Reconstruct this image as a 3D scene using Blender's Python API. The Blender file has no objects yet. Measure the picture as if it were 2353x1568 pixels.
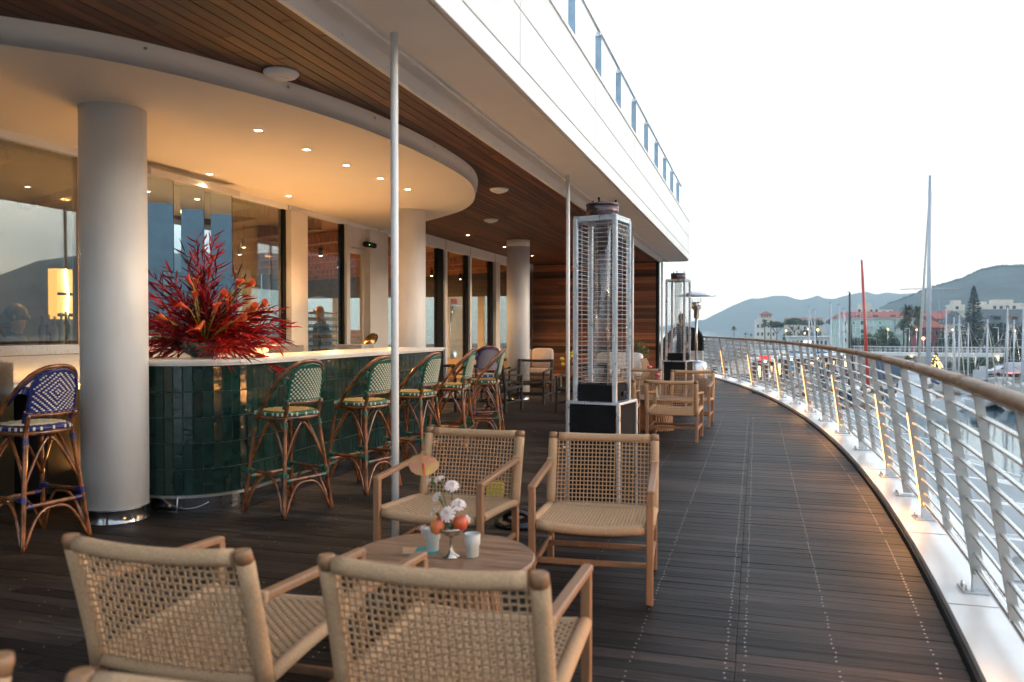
import bpy, math, random
from mathutils import Vector, Matrix
R = math.radians
PI = math.pi
random.seed(7)
SC = bpy.context.scene
# ---------------------------------------------------------------- camera
FPX, CX, HY = 1830.0, 1176.5, 755.5          # focal length and horizon in the photograph's measuring grid
YAW = math.atan(561.5 / FPX)
CAMZ = 1.40
cam_data = bpy.data.cameras.new('camera')
cam = bpy.data.objects.new('camera', cam_data)
SC.collection.objects.link(cam)
SC.camera = cam
cam_data.sensor_width = 36.0
cam_data.lens = 36.0 * FPX / 2353.0
cam_data.clip_start = 0.05
cam_data.clip_end = 20000
cam.location = (0, 0, CAMZ)
cam.rotation_euler = (R(90) - math.atan((784 - HY) / FPX), 0, YAW)
cam_data.dof.use_dof = True
cam_data.dof.focus_distance = 9.0
cam_data.dof.aperture_fstop = 2.6
# ---------------------------------------------------------------- light
SUN_EL, SUN_AZ = 12.0, 74.0     # degrees; azimuth measured from +Y towards +X
world = bpy.data.worlds.new('World')
SC.world = world
world.use_nodes = True
wn, wl = world.node_tree.nodes, world.node_tree.links
bg = wn['Background']
sky = wn.new('ShaderNodeTexSky')
sky.sky_type = 'NISHITA'
sky.sun_disc = False
sky.sun_elevation = R(SUN_EL)
sky.sun_rotation = R(SUN_AZ)
sky.air_density = 1.0
sky.dust_density = 2.0
sky.ozone_density = 1.0
veil = wn.new('ShaderNodeMix'); veil.data_type = 'RGBA'; veil.blend_type = 'ADD'; veil.inputs[0].default_value = 1.0
# thin evening overcast in front of the clear sky, brighter towards the horizon all round
wtc = wn.new('ShaderNodeTexCoord'); wsx = wn.new('ShaderNodeSeparateXYZ'); wl.new(wtc.outputs['Generated'], wsx.inputs[0])
wrp = wn.new('ShaderNodeValToRGB'); wl.new(wsx.outputs['Z'], wrp.inputs[0])
wrp.color_ramp.elements[0].position = 0.0; wrp.color_ramp.elements[0].color = (.98, .91, .82, 1)
wrp.color_ramp.elements[1].position = 1.0; wrp.color_ramp.elements[1].color = (.05, .05, .055, 1)
for p_, c_ in ((.10, (.80, .77, .73, 1)), (.28, (.35, .36, .375, 1)), (.55, (.19, .186, .186, 1))):
    e_ = wrp.color_ramp.elements.new(p_); e_.color = c_
wvm = wn.new('ShaderNodeVectorMath'); wvm.operation = 'SCALE'; wvm.inputs['Scale'].default_value = 5.2
wl.new(wrp.outputs[0], wvm.inputs[0]); wl.new(wvm.outputs[0], veil.inputs[7])
wsc = wn.new('ShaderNodeMix'); wsc.data_type = 'RGBA'; wsc.blend_type = 'MULTIPLY'; wsc.inputs[0].default_value = 1.0
wsc.inputs[7].default_value = (.62, .58, .56, 1)             # the clear sky dimmed by that overcast
wl.new(sky.outputs[0], wsc.inputs[6]); wl.new(wsc.outputs[2], veil.inputs[6]); wl.new(veil.outputs[2], bg.inputs[0])
bg.inputs[1].default_value = 0.105
sd = bpy.data.lights.new('sun', 'SUN')
sd.energy = 0.8
sd.angle = R(14)
sd.color = (1.0, 0.83, 0.66)
sun = bpy.data.objects.new('sun', sd)
SC.collection.objects.link(sun)
sdir = Vector((math.sin(R(SUN_AZ)) * math.cos(R(9)), math.cos(R(SUN_AZ)) * math.cos(R(9)), math.sin(R(9))))
sun.rotation_euler = sdir.to_track_quat('Z', 'Y').to_euler()
SC.view_settings.view_transform = 'Standard'
SC.view_settings.look = 'None'
SC.view_settings.gamma = 1.0
SC.view_settings.use_curve_mapping = False
SC.view_settings.exposure = 2.98
SC.render.engine = 'CYCLES'
SC.cycles.max_bounces = 8
SC.cycles.transparent_max_bounces = 16
SC.cycles.sample_clamp_indirect = 6.0
SC.cycles.use_denoising = True
SC.cycles.use_adaptive_sampling = True
SC.cycles.adaptive_threshold = 0.02
# ---------------------------------------------------------------- measuring helpers
S_, C_ = math.sin(YAW), math.cos(YAW)
def PD(x, y, d):
    """world point seen at (x, y) of the measuring grid at camera depth d"""
    l = (x - CX) / FPX * d
    return Vector((-d * S_ + l * C_, d * C_ + l * S_, CAMZ - (y - HY) / FPX * d))
def PZ(x, y, z):
    d = FPX * (CAMZ - z) / (y - HY)
    return PD(x, y, d)
def GX(x, d):
    p = PD(x, HY, d); return p.x, p.y
def YF(x, X=-5.85):
    """Y where the sight line of column x meets the plane X = const"""
    r = (x - CX) / FPX
    d = X / (-S_ + r * C_)
    return d * C_ + d * r * S_
# ---------------------------------------------------------------- mesh builder
class MB:
    def __init__(s):
        s.v = []; s.f = []; s.m = []; s.sm = []; s.cur = 0
    def add(s, vs, fs, smooth=False):
        o = len(s.v)
        s.v += [tuple(p) for p in vs]
        for f in fs:
            s.f.append([i + o for i in f]); s.m.append(s.cur); s.sm.append(smooth)
        return s
    def box(s, c, sz, rot=None, taper=1.0):
        hx, hy, hz = sz[0] / 2, sz[1] / 2, sz[2] / 2
        vs = []
        for z in (-1, 1):
            k = taper if z > 0 else 1
            for x, y in ((-1, -1), (1, -1), (1, 1), (-1, 1)):
                vs.append(Vector((x * hx * k, y * hy * k, z * hz)))
        if rot is not None:
            if isinstance(rot, (int, float)): rot = Matrix.Rotation(rot, 3, 'Z')
            vs = [rot @ p for p in vs]
        c = Vector(c)
        return s.add([p + c for p in vs], [(0, 3, 2, 1), (4, 5, 6, 7), (0, 1, 5, 4), (1, 2, 6, 5), (2, 3, 7, 6), (3, 0, 4, 7)])
    def b2(s, a, b):
        a = Vector(a); b = Vector(b)
        return s.box((a + b) / 2, (abs(b.x - a.x), abs(b.y - a.y), abs(b.z - a.z)))
    def bbox(s, c, sz, bev=0.01, rot=None):
        """box with chamfered vertical edges and top"""
        hx, hy, hz = sz[0] / 2, sz[1] / 2, sz[2] / 2
        b = min(bev, hx * .9, hy * .9, hz * .9)
        def ring(ix, iy, z): 
            return [Vector((sx * (hx - (ix if k == 0 else 0)), sy * (hy - (0 if k == 0 else iy)), z)) for sx, sy, k in
                    ((1, -1, 1), (1, 1, 1), (1, 1, 0), (-1, 1, 0), (-1, 1, 1), (-1, -1, 1), (-1, -1, 0), (1, -1, 0))]
        rs = []
        for ins, z in ((b, -hz), (0, -hz + b), (0, hz - b), (b, hz)):
            r = []
            X, Y = hx - ins, hy - ins
            for sx, sy, k in ((1, -1, 1), (1, 1, 0), (1, 1, 1), (-1, 1, 0), (-1, 1, 1), (-1, -1, 0), (-1, -1, 1), (1, -1, 0)):
                pass
            for (px, py) in ((X, -Y + b), (X, Y - b), (X - b, Y), (-X + b, Y), (-X, Y - b), (-X, -Y + b), (-X + b, -Y), (X - b, -Y)):
                r.append(Vector((px, py, z)))
            rs.append(r)
        vs = [p for r in rs for p in r]
        if rot is not None:
            if isinstance(rot, (int, float)): rot = Matrix.Rotation(rot, 3, 'Z')
            vs = [rot @ p for p in vs]
        c = Vector(c)
        fs = []
        for k in range(3):
            for i in range(8):
                j = (i + 1) % 8
                fs.append((k * 8 + i, k * 8 + j, k * 8 + 8 + j, k * 8 + 8 + i))
        fs.append(tuple(range(7, -1, -1))); fs.append(tuple(range(24, 32)))
        return s.add([p + c for p in vs], fs)
    def tube(s, pts, r, n=8, closed=False, cap=True, flat=1.0, up=None, smooth=True):
        pts = [Vector(p) for p in pts]
        m = len(pts)
        rr = r if isinstance(r, (list, tuple)) else [r] * m
        rings = []
        prev = None
        for i, p in enumerate(pts):
            if closed:
                t = pts[(i + 1) % m] - pts[i - 1]
            else:
                t = pts[min(i + 1, m - 1)] - pts[max(i - 1, 0)]
            if t.length < 1e-9: t = Vector((0, 0, 1))
            t.normalize()
            if prev is None:
                u = Vector(up) if up is not None else (Vector((0, 0, 1)) if abs(t.z) < .9 else Vector((1, 0, 0)))
            else:
                u = prev
            u = (u - t * u.dot(t))
            if u.length < 1e-6: u = t.orthogonal()
            u.normalize(); prev = u
            w = t.cross(u)
            rings.append([p + (u * math.cos(2 * PI * (k + .5) / n) * flat + w * math.sin(2 * PI * (k + .5) / n)) * rr[i] for k in range(n)])
        vs = [q for g in rings for q in g]
        fs = []
        for i in range(m if closed else m - 1):
            a, b = i * n, ((i + 1) % m) * n
            for k in range(n):
                l = (k + 1) % n
                fs.append((a + k, a + l, b + l, b + k))
        s.add(vs, fs, smooth)
        if cap and not closed:
            o = len(s.v) - len(vs)
            s.f.append([o + k for k in range(n - 1, -1, -1)]); s.m.append(s.cur); s.sm.append(False)
            s.f.append([o + (m - 1) * n + k for k in range(n)]); s.m.append(s.cur); s.sm.append(False)
        return s
    def cyl(s, a, b, r, n=12, r2=None):
        return s.tube([a, b], [r, r if r2 is None else r2], n)
    def lathe(s, c, prof, n=24, smooth=True):
        c = Vector(c); vs = []; fs = []
        for (r, z) in prof:
            for k in range(n):
                a = 2 * PI * k / n
                vs.append(c + Vector((r * math.cos(a), r * math.sin(a), z)))
        for i in range(len(prof) - 1):
            for k in range(n):
                l = (k + 1) % n
                fs.append((i * n + k, i * n + l, (i + 1) * n + l, (i + 1) * n + k))
        s.add(vs, fs, smooth)
        o = len(s.v) - len(vs)
        if prof[0][0] > 1e-5: s.f.append([o + k for k in range(n - 1, -1, -1)]); s.m.append(s.cur); s.sm.append(False)
        if prof[-1][0] > 1e-5: s.f.append([o + (len(prof) - 1) * n + k for k in range(n)]); s.m.append(s.cur); s.sm.append(False)
        return s
    def prism(s, poly, z0, z1):
        n = len(poly)
        vs = [Vector((p[0], p[1], z0)) for p in poly] + [Vector((p[0], p[1], z1)) for p in poly]
        fs = [tuple(range(n - 1, -1, -1)), tuple(range(n, 2 * n))]
        for i in range(n):
            j = (i + 1) % n
            fs.append((i, j, n + j, n + i))
        return s.add(vs, fs)
    def quad(s, a, b, c, d): return s.add([a, b, c, d], [(0, 1, 2, 3)])
    def loft(s, rings, closed=True, caps=True, smooth=False):
        n = len(rings[0]); vs = [p for g in rings for p in g]; fs = []
        for i in range(len(rings) - 1):
            for k in range(n if closed else n - 1):
                l = (k + 1) % n
                fs.append((i * n + k, i * n + l, (i + 1) * n + l, (i + 1) * n + k))
        if caps and closed:
            fs.append(tuple(range(n - 1, -1, -1))); fs.append(tuple(range((len(rings) - 1) * n, len(rings) * n)))
        return s.add(vs, fs, smooth)
    def ball(s, c, r, n=10, m=7, sc=(1, 1, 1)):
        c = Vector(c); vs = []; fs = []
        for i in range(m + 1):
            th = PI * i / m
            for k in range(n):
                a = 2 * PI * k / n
                vs.append(c + Vector((r * sc[0] * math.sin(th) * math.cos(a), r * sc[1] * math.sin(th) * math.sin(a), r * sc[2] * math.cos(th))))
        for i in range(m):
            for k in range(n):
                l = (k + 1) % n
                fs.append((i * n + k, (i + 1) * n + k, (i + 1) * n + l, i * n + l))
        return s.add(vs, fs, True)
    def mesh(s, name, mats):
        me = bpy.data.meshes.new(name)
        me.from_pydata(s.v, [], s.f)
        if not isinstance(mats, (list, tuple)): mats = [mats]
        for m in mats: me.materials.append(m)
        if len(mats) > 1: me.polygons.foreach_set('material_index', s.m)
        me.polygons.foreach_set('use_smooth', s.sm)
        me.update()
        return me
    def build(s, name, mats, parent=None, loc=None, rot=None):
        return ob(name, s.mesh(name, mats), parent, loc, rot)
def ob(name, me, parent=None, loc=None, rot=None, sc=None):
    o = bpy.data.objects.new(name, me)
    SC.collection.objects.link(o)
    if parent is not None: o.parent = parent
    if loc is not None: o.location = loc
    if rot is not None: o.rotation_euler = (0, 0, rot) if isinstance(rot, (int, float)) else rot
    if sc is not None: o.scale = sc
    return o
def tag(o, label, cat, group=None):
    o['label'] = label; o['category'] = cat
    if group: o['group'] = group
    return o
def thing(name, label, cat, loc=(0, 0, 0), rz=0, group=None):
    return tag(ob(name, None, None, loc, rz), label, cat, group)
def struct(o): o['kind'] = 'structure'; return o
def stuff(o): o['kind'] = 'stuff'; return o
def copy_tree(o, parent=None, loc=None, rz=None, label=None):
    c = o.copy(); SC.collection.objects.link(c)
    if parent is not None: c.parent = parent
    if loc is not None: c.location = loc
    if rz is not None: c.rotation_euler = (0, 0, rz)
    if label: c['label'] = label
    for ch in KIDS(o): copy_tree(ch, c)
    return c
def KIDS(o): return [q for q in list(o.children)]
def bez(a, b, c, n):
    a, b, c = Vector(a), Vector(b), Vector(c)
    return [a * (1 - t) ** 2 + b * 2 * t * (1 - t) + c * t * t for t in [i / n for i in range(n + 1)]]
def spline(pts, n):
    pts = [Vector(p) for p in pts]; out = []
    for i in range(len(pts) - 1):
        p0 = pts[max(i - 1, 0)]; p1 = pts[i]; p2 = pts[i + 1]; p3 = pts[min(i + 2, len(pts) - 1)]
        for k in range(n):
            t = k / n
            out.append(.5 * ((2 * p1) + (p2 - p0) * t + (2 * p0 - 5 * p1 + 4 * p2 - p3) * t * t + (3 * p1 - p0 - 3 * p2 + p3) * t ** 3))
    out.append(pts[-1]); return out
# ---------------------------------------------------------------- materials
def nodes(m): return m.node_tree.nodes, m.node_tree.links
def mat(name, col, rough=.5, metal=0.0, var=.12, scale=8.0, stretch=(1, 1, 1), bump=0.0, coord='OBJ', spec=.5, rnd=0.0, rvar=.1, detail=4, col2=None, emis=None, es=0, trans=0.0, coat=0.0, alpha=None, sheen=0):
    m = bpy.data.materials.new(name); m.use_nodes = True
    n, l = nodes(m); p = n['Principled BSDF']
    c = tuple(col) + (1,)
    if coord == 'WORLD': tc = n.new('ShaderNodeNewGeometry').outputs['Position']
    else: tc = n.new('ShaderNodeTexCoord').outputs['Object']
    mp = n.new('ShaderNodeMapping'); mp.inputs['Scale'].default_value = stretch
    l.new(tc, mp.inputs[0])
    nz = n.new('ShaderNodeTexNoise'); nz.inputs['Scale'].default_value = scale; nz.inputs['Detail'].default_value = detail
    l.new(mp.outputs[0], nz.inputs['Vector'])
    oi = n.new('ShaderNodeObjectInfo')
    if col2 is None: c2 = tuple(max(0, x * (1 - 2.2 * var)) for x in col) + (1,); c1 = tuple(min(1, x * (1 + var)) for x in col) + (1,)
    else: c1 = c; c2 = tuple(col2) + (1,)
    mx = n.new('ShaderNodeMix'); mx.data_type = 'RGBA'
    mx.inputs[6].default_value = c2; mx.inputs[7].default_value = c1
    mr = n.new('ShaderNodeMapRange'); mr.inputs[1].default_value = .3; mr.inputs[2].default_value = .7
    l.new(nz.outputs[0], mr.inputs[0])
    l.new(mr.outputs[0], mx.inputs[0])
    out = mx.outputs[2]
    if rnd > 0:
        ad = n.new('ShaderNodeMath'); ad.operation = 'MULTIPLY_ADD'; ad.inputs[1].default_value = 7.31; ad.inputs[2].default_value = 0
        l.new(oi.outputs['Random'], ad.inputs[0])
        nz.noise_dimensions = '4D'; l.new(ad.outputs[0], nz.inputs['W'])
        hs = n.new('ShaderNodeHueSaturation')
        r2 = n.new('ShaderNodeMapRange'); r2.inputs[3].default_value = 1 - rnd; r2.inputs[4].default_value = 1 + rnd
        l.new(oi.outputs['Random'], r2.inputs[0]); l.new(r2.outputs[0], hs.inputs['Value'])
        l.new(out, hs.inputs['Color']); out = hs.outputs[0]
    l.new(out, p.inputs['Base Color'])
    rr = n.new('ShaderNodeMapRange'); rr.inputs[3].default_value = max(.02, rough - rvar); rr.inputs[4].default_value = min(1, rough + rvar)
    l.new(nz.outputs[0], rr.inputs[0]); l.new(rr.outputs[0], p.inputs['Roughness'])
    p.inputs['Metallic'].default_value = metal
    p.inputs['Specular IOR Level'].default_value = spec
    if coat: p.inputs['Coat Weight'].default_value = coat; p.inputs['Coat Roughness'].default_value = .08
    if trans: p.inputs['Transmission Weight'].default_value = trans
    if bump:
        b = n.new('ShaderNodeBump'); b.inputs['Strength'].default_value = bump; b.inputs['Distance'].default_value = .01
        l.new(nz.outputs[0], b.inputs['Height']); l.new(b.outputs[0], p.inputs['Normal'])
    if emis: p.inputs['Emission Color'].default_value = tuple(emis) + (1,); p.inputs['Emission Strength'].default_value = es
    return m
def emat(name, col, s):
    m = bpy.data.materials.new(name); m.use_nodes = True
    n, l = nodes(m); p = n['Principled BSDF']
    p.inputs['Base Color'].default_value = (.8, .8, .8, 1)
    p.inputs['Emission Color'].default_value = tuple(col) + (1,); p.inputs['Emission Strength'].default_value = s
    return m
def glassmat(name, tint=(1, 1, 1), ior=1.5, boost=1.0, rough=0.0, base=0.0):
    """thin pane: what is behind shows through, fresnel-weighted mirror on top"""
    m = bpy.data.materials.new(name); m.use_nodes = True
    n, l = nodes(m); n.remove(n['Principled BSDF']); out = n['Material Output']
    tr = n.new('ShaderNodeBsdfTransparent'); tr.inputs[0].default_value = tuple(tint) + (1,)
    gl = n.new('ShaderNodeBsdfGlossy'); gl.inputs['Roughness'].default_value = rough
    nz = n.new('ShaderNodeTexNoise'); nz.inputs['Scale'].default_value = .7
    bp = n.new('ShaderNodeBump'); bp.inputs['Strength'].default_value = .012; bp.inputs['Distance'].default_value = .05
    l.new(nz.outputs[0], bp.inputs['Height']); l.new(bp.outputs[0], gl.inputs['Normal'])
    lw = n.new('ShaderNodeLayerWeight'); lw.inputs[0].default_value = .5
    pw = n.new('ShaderNodeMath'); pw.operation = 'POWER'; pw.inputs[1].default_value = 4.6
    l.new(lw.outputs['Facing'], pw.inputs[0])
    f0 = min(.9, ((ior - 1) / (ior + 1)) ** 2 * boost + base)
    ma = n.new('ShaderNodeMath'); ma.operation = 'MULTIPLY_ADD'; ma.use_clamp = True; ma.inputs[1].default_value = 1 - f0; ma.inputs[2].default_value = f0
    l.new(pw.outputs[0], ma.inputs[0])
    mx = n.new('ShaderNodeMixShader')
    l.new(ma.outputs[0], mx.inputs[0]); l.new(tr.outputs[0], mx.inputs[1]); l.new(gl.outputs[0], mx.inputs[2])
    l.new(mx.outputs[0], out.inputs[0])
    return m
M = {}
M['white'] = mat('white_paint', (.83, .83, .82), .42, var=.02, scale=3)
M['fascia'] = mat('white_panel', (.80, .80, .79), .38, var=.045, scale=1.0, stretch=(1, 3, .5), coord='WORLD', rnd=.03, detail=8)
M['plaster'] = mat('white_plaster', (.84, .83, .81), .8, var=.02, scale=2)
M['cream'] = mat('cream_plaster', (.72, .68, .60), .8, var=.05, scale=2)
M['chrome'] = mat('polished_steel', (.75, .75, .76), .09, 1.0, var=.03, scale=4, rvar=.04)
M['steel'] = mat('brushed_steel', (.60, .60, .61), .28, 1.0, rvar=.02, var=.015, scale=30, stretch=(1, 20, 1))
M['alu'] = mat('aluminium', (.70, .71, .73), .32, 1.0, var=.04, scale=20)
M['black'] = mat('black_metal', (.012, .012, .013), .85, spec=.15, var=.2, scale=12)
M['blackgloss'] = mat('black_gloss', (.01, .01, .011), .15, var=.2)
M['rubber'] = mat('black_rubber', (.02, .02, .02), .8)
M['deck'] = mat('weathered_decking', (.037, .029, .026), .55, coord='WORLD', stretch=(1.6, 26, 3), scale=2.2, col2=(.006, .005, .005), rnd=.62, rvar=.16, bump=.5, detail=7, spec=.17)
n_, l_ = nodes(M['deck']); p_ = n_['Principled BSDF']; src_ = p_.inputs['Base Color'].links[0].from_socket
nz_ = n_.new('ShaderNodeTexNoise'); nz_.inputs['Scale'].default_value = 1.0; nz_.inputs['Detail'].default_value = 5
mp_ = n_.new('ShaderNodeMapping'); mp_.inputs['Scale'].default_value = (.9, 2.2, 1); ge_ = n_.new('ShaderNodeNewGeometry'); l_.new(ge_.outputs['Position'], mp_.inputs[0]); l_.new(mp_.outputs[0], nz_.inputs['Vector'])
rg_ = n_.new('ShaderNodeMapRange'); rg_.inputs[1].default_value = .38; rg_.inputs[2].default_value = .66; rg_.inputs[3].default_value = .62; rg_.inputs[4].default_value = 1.75; l_.new(nz_.outputs[0], rg_.inputs[0])
hs_ = n_.new('ShaderNodeHueSaturation'); l_.new(rg_.outputs[0], hs_.inputs['Value']); l_.new(src_, hs_.inputs['Color']); l_.new(hs_.outputs[0], p_.inputs['Base Color'])
M['ceilwood'] = mat('cedar_ceiling', (.19, .066, .023), .55, coord='WORLD', stretch=(22, 1.0, 3), scale=2.0, col2=(.055, .020, .010), rnd=.45, bump=.2, detail=6)
M['wallwood'] = mat('cedar_wall', (.30, .10, .030), .6, coord='WORLD', stretch=(1.0, 3, 24), scale=2.0, col2=(.13, .045, .018), rnd=.8, bump=.2, detail=6)
M['dark'] = mat('dark_void', (.022, .018, .016), .9)
M['chrome_dark_refl'] = mat('steel_dark_reflection', (.28, .28, .29), .12, 1.0, var=.05, scale=4, rvar=.04)  # chrome with dark reflections of its surroundings put into the colour
M['teak'] = mat('teak', (.33, .165, .075), .5, stretch=(6, 6, 1), scale=9, col2=(.24, .13, .07), bump=.08, detail=6)
M['tabletop'] = mat('teak_top', (.36, .215, .13), .42, stretch=(.6, 9, 1), scale=5.0, col2=(.13, .065, .035), bump=.06, detail=6)
M['rope'] = mat('tan_rope', (.50, .315, .175), .85, var=.10, scale=160, bump=.35, detail=2)
M['ropeblack'] = mat('black_rope', (.03, .027, .025), .7, var=.3, scale=200, bump=.5, detail=2)
M['blackwood'] = mat('black_wood', (.02, .018, .017), .45, var=.3, scale=12)
M['rattan'] = mat('varnished_rattan', (.235, .078, .025), .22, var=.35, scale=14, stretch=(1, 1, 1), coat=.5)
M['green'] = mat('green_binding', (.008, .10, .06), .3, var=.25, scale=60, coat=.3)
M['greenweave'] = mat('green_weave', (.006, .11, .075), .35, var=.25, scale=80)
M['creamweave'] = mat('cream_weave', (.72, .66, .50), .45, var=.12, scale=80)
M['yellowweave'] = mat('yellow_weave', (.66, .47, .17), .45, var=.12, scale=80)
M['blue'] = mat('blue_binding', (.012, .02, .14), .3, var=.25, scale=60, coat=.3)
M['blueweave'] = mat('blue_weave', (.012, .022, .17), .35, var=.25, scale=80)
M['corian'] = mat('white_counter', (.80, .77, .72), .25, var=.02, scale=3)
M['grout'] = mat('grout', (.16, .19, .17), .8)
M['handrail'] = mat('weathered_rail_wood', (.48, .335, .22), .6, coord='WORLD', stretch=(9, 1.2, 9), scale=6, col2=(.27, .17, .105), bump=.3, rnd=.1, detail=6)
M['railpaint'] = mat('pale_rail_paint', (.50, .465, .42), .42, var=.10, scale=9, detail=8)
M['kerb'] = mat('white_kerb_steel', (.80, .79, .77), .22, var=.04, scale=2.5, coord='WORLD')
M['led'] = emat('warm_led', (1.0, .36, .05), 1.3)
M['spot'] = emat('downlight_glow', (1.0, .80, .50), 4)
M['clear'] = glassmat('clear_glass', (.95, .97, .97), 1.45)
M['acryl'] = glassmat('acrylic', (.90, .95, .97), 1.45, base=.05)
M['pane'] = glassmat('coated_pane', (.80, .84, .80), 2.1, boost=1.35, base=.08)
M['pane_clear'] = glassmat('clear_door_pane', (.88, .90, .86), 1.5, boost=1.3, base=.0)
M['mirror'] = mat('mirror', (.52, .62, .68), .02, 1.0, var=.01, rvar=.01)
tm = mat('green_glazed_tile', (.009, .034, .027), .12, stretch=(1, 1, 2.2), scale=9, col2=(.004, .020, .016), rnd=.30, rvar=.07, bump=.35, coord='WORLD', spec=.5, coat=.15, detail=3)
M['tile'] = tm
# ================================================================ TERRACE
RC, R0, YC = .98 - 58.0, 58.0, 7.5
def XE(Y, R=R0): return RC + math.sqrt(R * R - (Y - YC) ** 2)
def arc(R, y0, y1, n, z): return [Vector((XE(y0 + (y1 - y0) * i / n, R), y0 + (y1 - y0) * i / n, z)) for i in range(n + 1)]
Y_END = 27.0
# deck: dark bed with planks on it
mb = MB()
poly = [(-5.85, .3)] + [(XE(.3 + i, R0 + .3), .3 + i) for i in range(27)] + [(-5.85, 26.3)]
mb.prism(poly, -.30, -.032)
deck = struct(mb.build('deck', M['dark']))
pl = MB(); pl.bbox((0, 0, 0), (1, .0976, .026), .002); plank_me = pl.mesh('plank', M['deck'])
rest = MB(); ndeck = 0
rd = random.Random(3)
for r in range(250):
    y = .5 + r * .1
    xa = XE(y) - .022
    j1 = -2.9 + rd.choice((-.9, -.45, 0, .45)); 
    for (a, b) in ((-.0785, xa), (j1 + .002, -.0800), (-5.83, j1 - .004)):
        if b - a < .1: continue
        zz = rd.uniform(-.0012, .0012)
        if 2.3 <= y < 12.3:
            ob('plank', plank_me, deck, ((a + b) / 2, y, -.013 + zz), rd.uniform(-.0006, .0006), (b - a, 1, 1)); ndeck += 1
        else:
            rest.box(((a + b) / 2, y, -.013 + zz), (b - a, .095, .026))
stuff(rest.build('planking', M['deck'], deck))
sc = MB()
for r in range(120):
    y = 1.5 + r * .1
    for x in (-.115, -.04, .33, -.50, -.92, -1.35, -1.8, -2.3, -3.2, -3.7):
        if x > XE(y) - .1: continue
        for dy in ((-.024, .024) if x > -2 else (-.024, .024)):
            if rd.random() < (.12 if x > -1 else .45): continue
            xx = x + rd.uniform(-.005, .005) + (0 if x > -2 else rd.uniform(-.3, .3))
            sc.add([(xx + .0045 * math.cos(k * PI / 3), y + dy + .0045 * math.sin(k * PI / 3), .0022) for k in range(6)], [tuple(range(6))])
    x = XE(y) - .13
    for dy in (-.024, .024):
        if rd.random() < .25: continue
        sc.add([(x + .0055 * math.cos(k * PI / 3), y + dy + .0055 * math.sin(k * PI / 3), .0022) for k in range(6)], [tuple(range(6))])
stuff(sc.build('screw_heads', mat('screw_steel', (.55, .52, .47), .35, .6), deck))
# kerb
def ringstrip(R1, R2, z0, z1, y0=.3, y1=Y_END, n=60):
    m = MB(); rings = []
    for i in range(n + 1):
        y = y0 + (y1 - y0) * i / n
        rings.append([Vector((XE(y, R1), y, z0)), Vector((XE(y, R2), y, z0)), Vector((XE(y, R2), y, z1)), Vector((XE(y, R1), y, z1))])
    m.loft(rings); return m
kerb = struct(ringstrip(R0 + .012, R0 + .40, -.45, .05).build('kerb', M['kerb']))
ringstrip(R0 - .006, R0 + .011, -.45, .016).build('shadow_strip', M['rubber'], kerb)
# joints of the kerb plates
jm = MB()
for y in (3.0, 4.35, 5.8, 8.3, 10.8, 13.3, 15.8, 18.3, 20.8):
    jm.box((XE(y, R0 + .2), y, .0515), (.39, .004, .002))
jm.build('joint', mat('joint_grey', (.35, .34, .33), .6), kerb)
# ---------------------------------------------------------------- railing
M['barsteel'] = mat('satin_bar_steel', (.88, .88, .87), .22, .9, var=.04, scale=6)
rail = thing('railing', 'curved white steel railing with a wooden handrail along the terrace edge', 'railing', (0, 0, 0))
PL = [1.4, 3.0, 4.6, 6.24, 7.94, 9.62, 11.07, 12.45, 13.75, 15.16, 16.5, 18.0, 19.45, 21.0, 22.55, 24.1, 25.6]
LEDY = {3.0, 6.24, 7.94, 11.07, 13.75, 16.5, 19.45, 22.55, 25.6}
RB, RT, ZT = R0 + .20, R0 + .035, 1.13
def bladepos(z): 
    return RB + (RT - RB) * (z - .06) / (ZT - .06)
def blade(y, z0, w0, w1):
    m = MB(); th = .006
    def ring(z, w):
        r = bladepos(z); x = XE(y, r)
        return [Vector((x - w / 2, y - th, z)), Vector((x + w / 2, y - th, z)), Vector((x + w / 2, y + th, z)), Vector((x - w / 2, y + th, z))]
    m.loft([ring(z0, w0), ring(z0 + (ZT - z0) * .5, (w0 + w1) / 2), ring(ZT, w1)])
    return m
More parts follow.
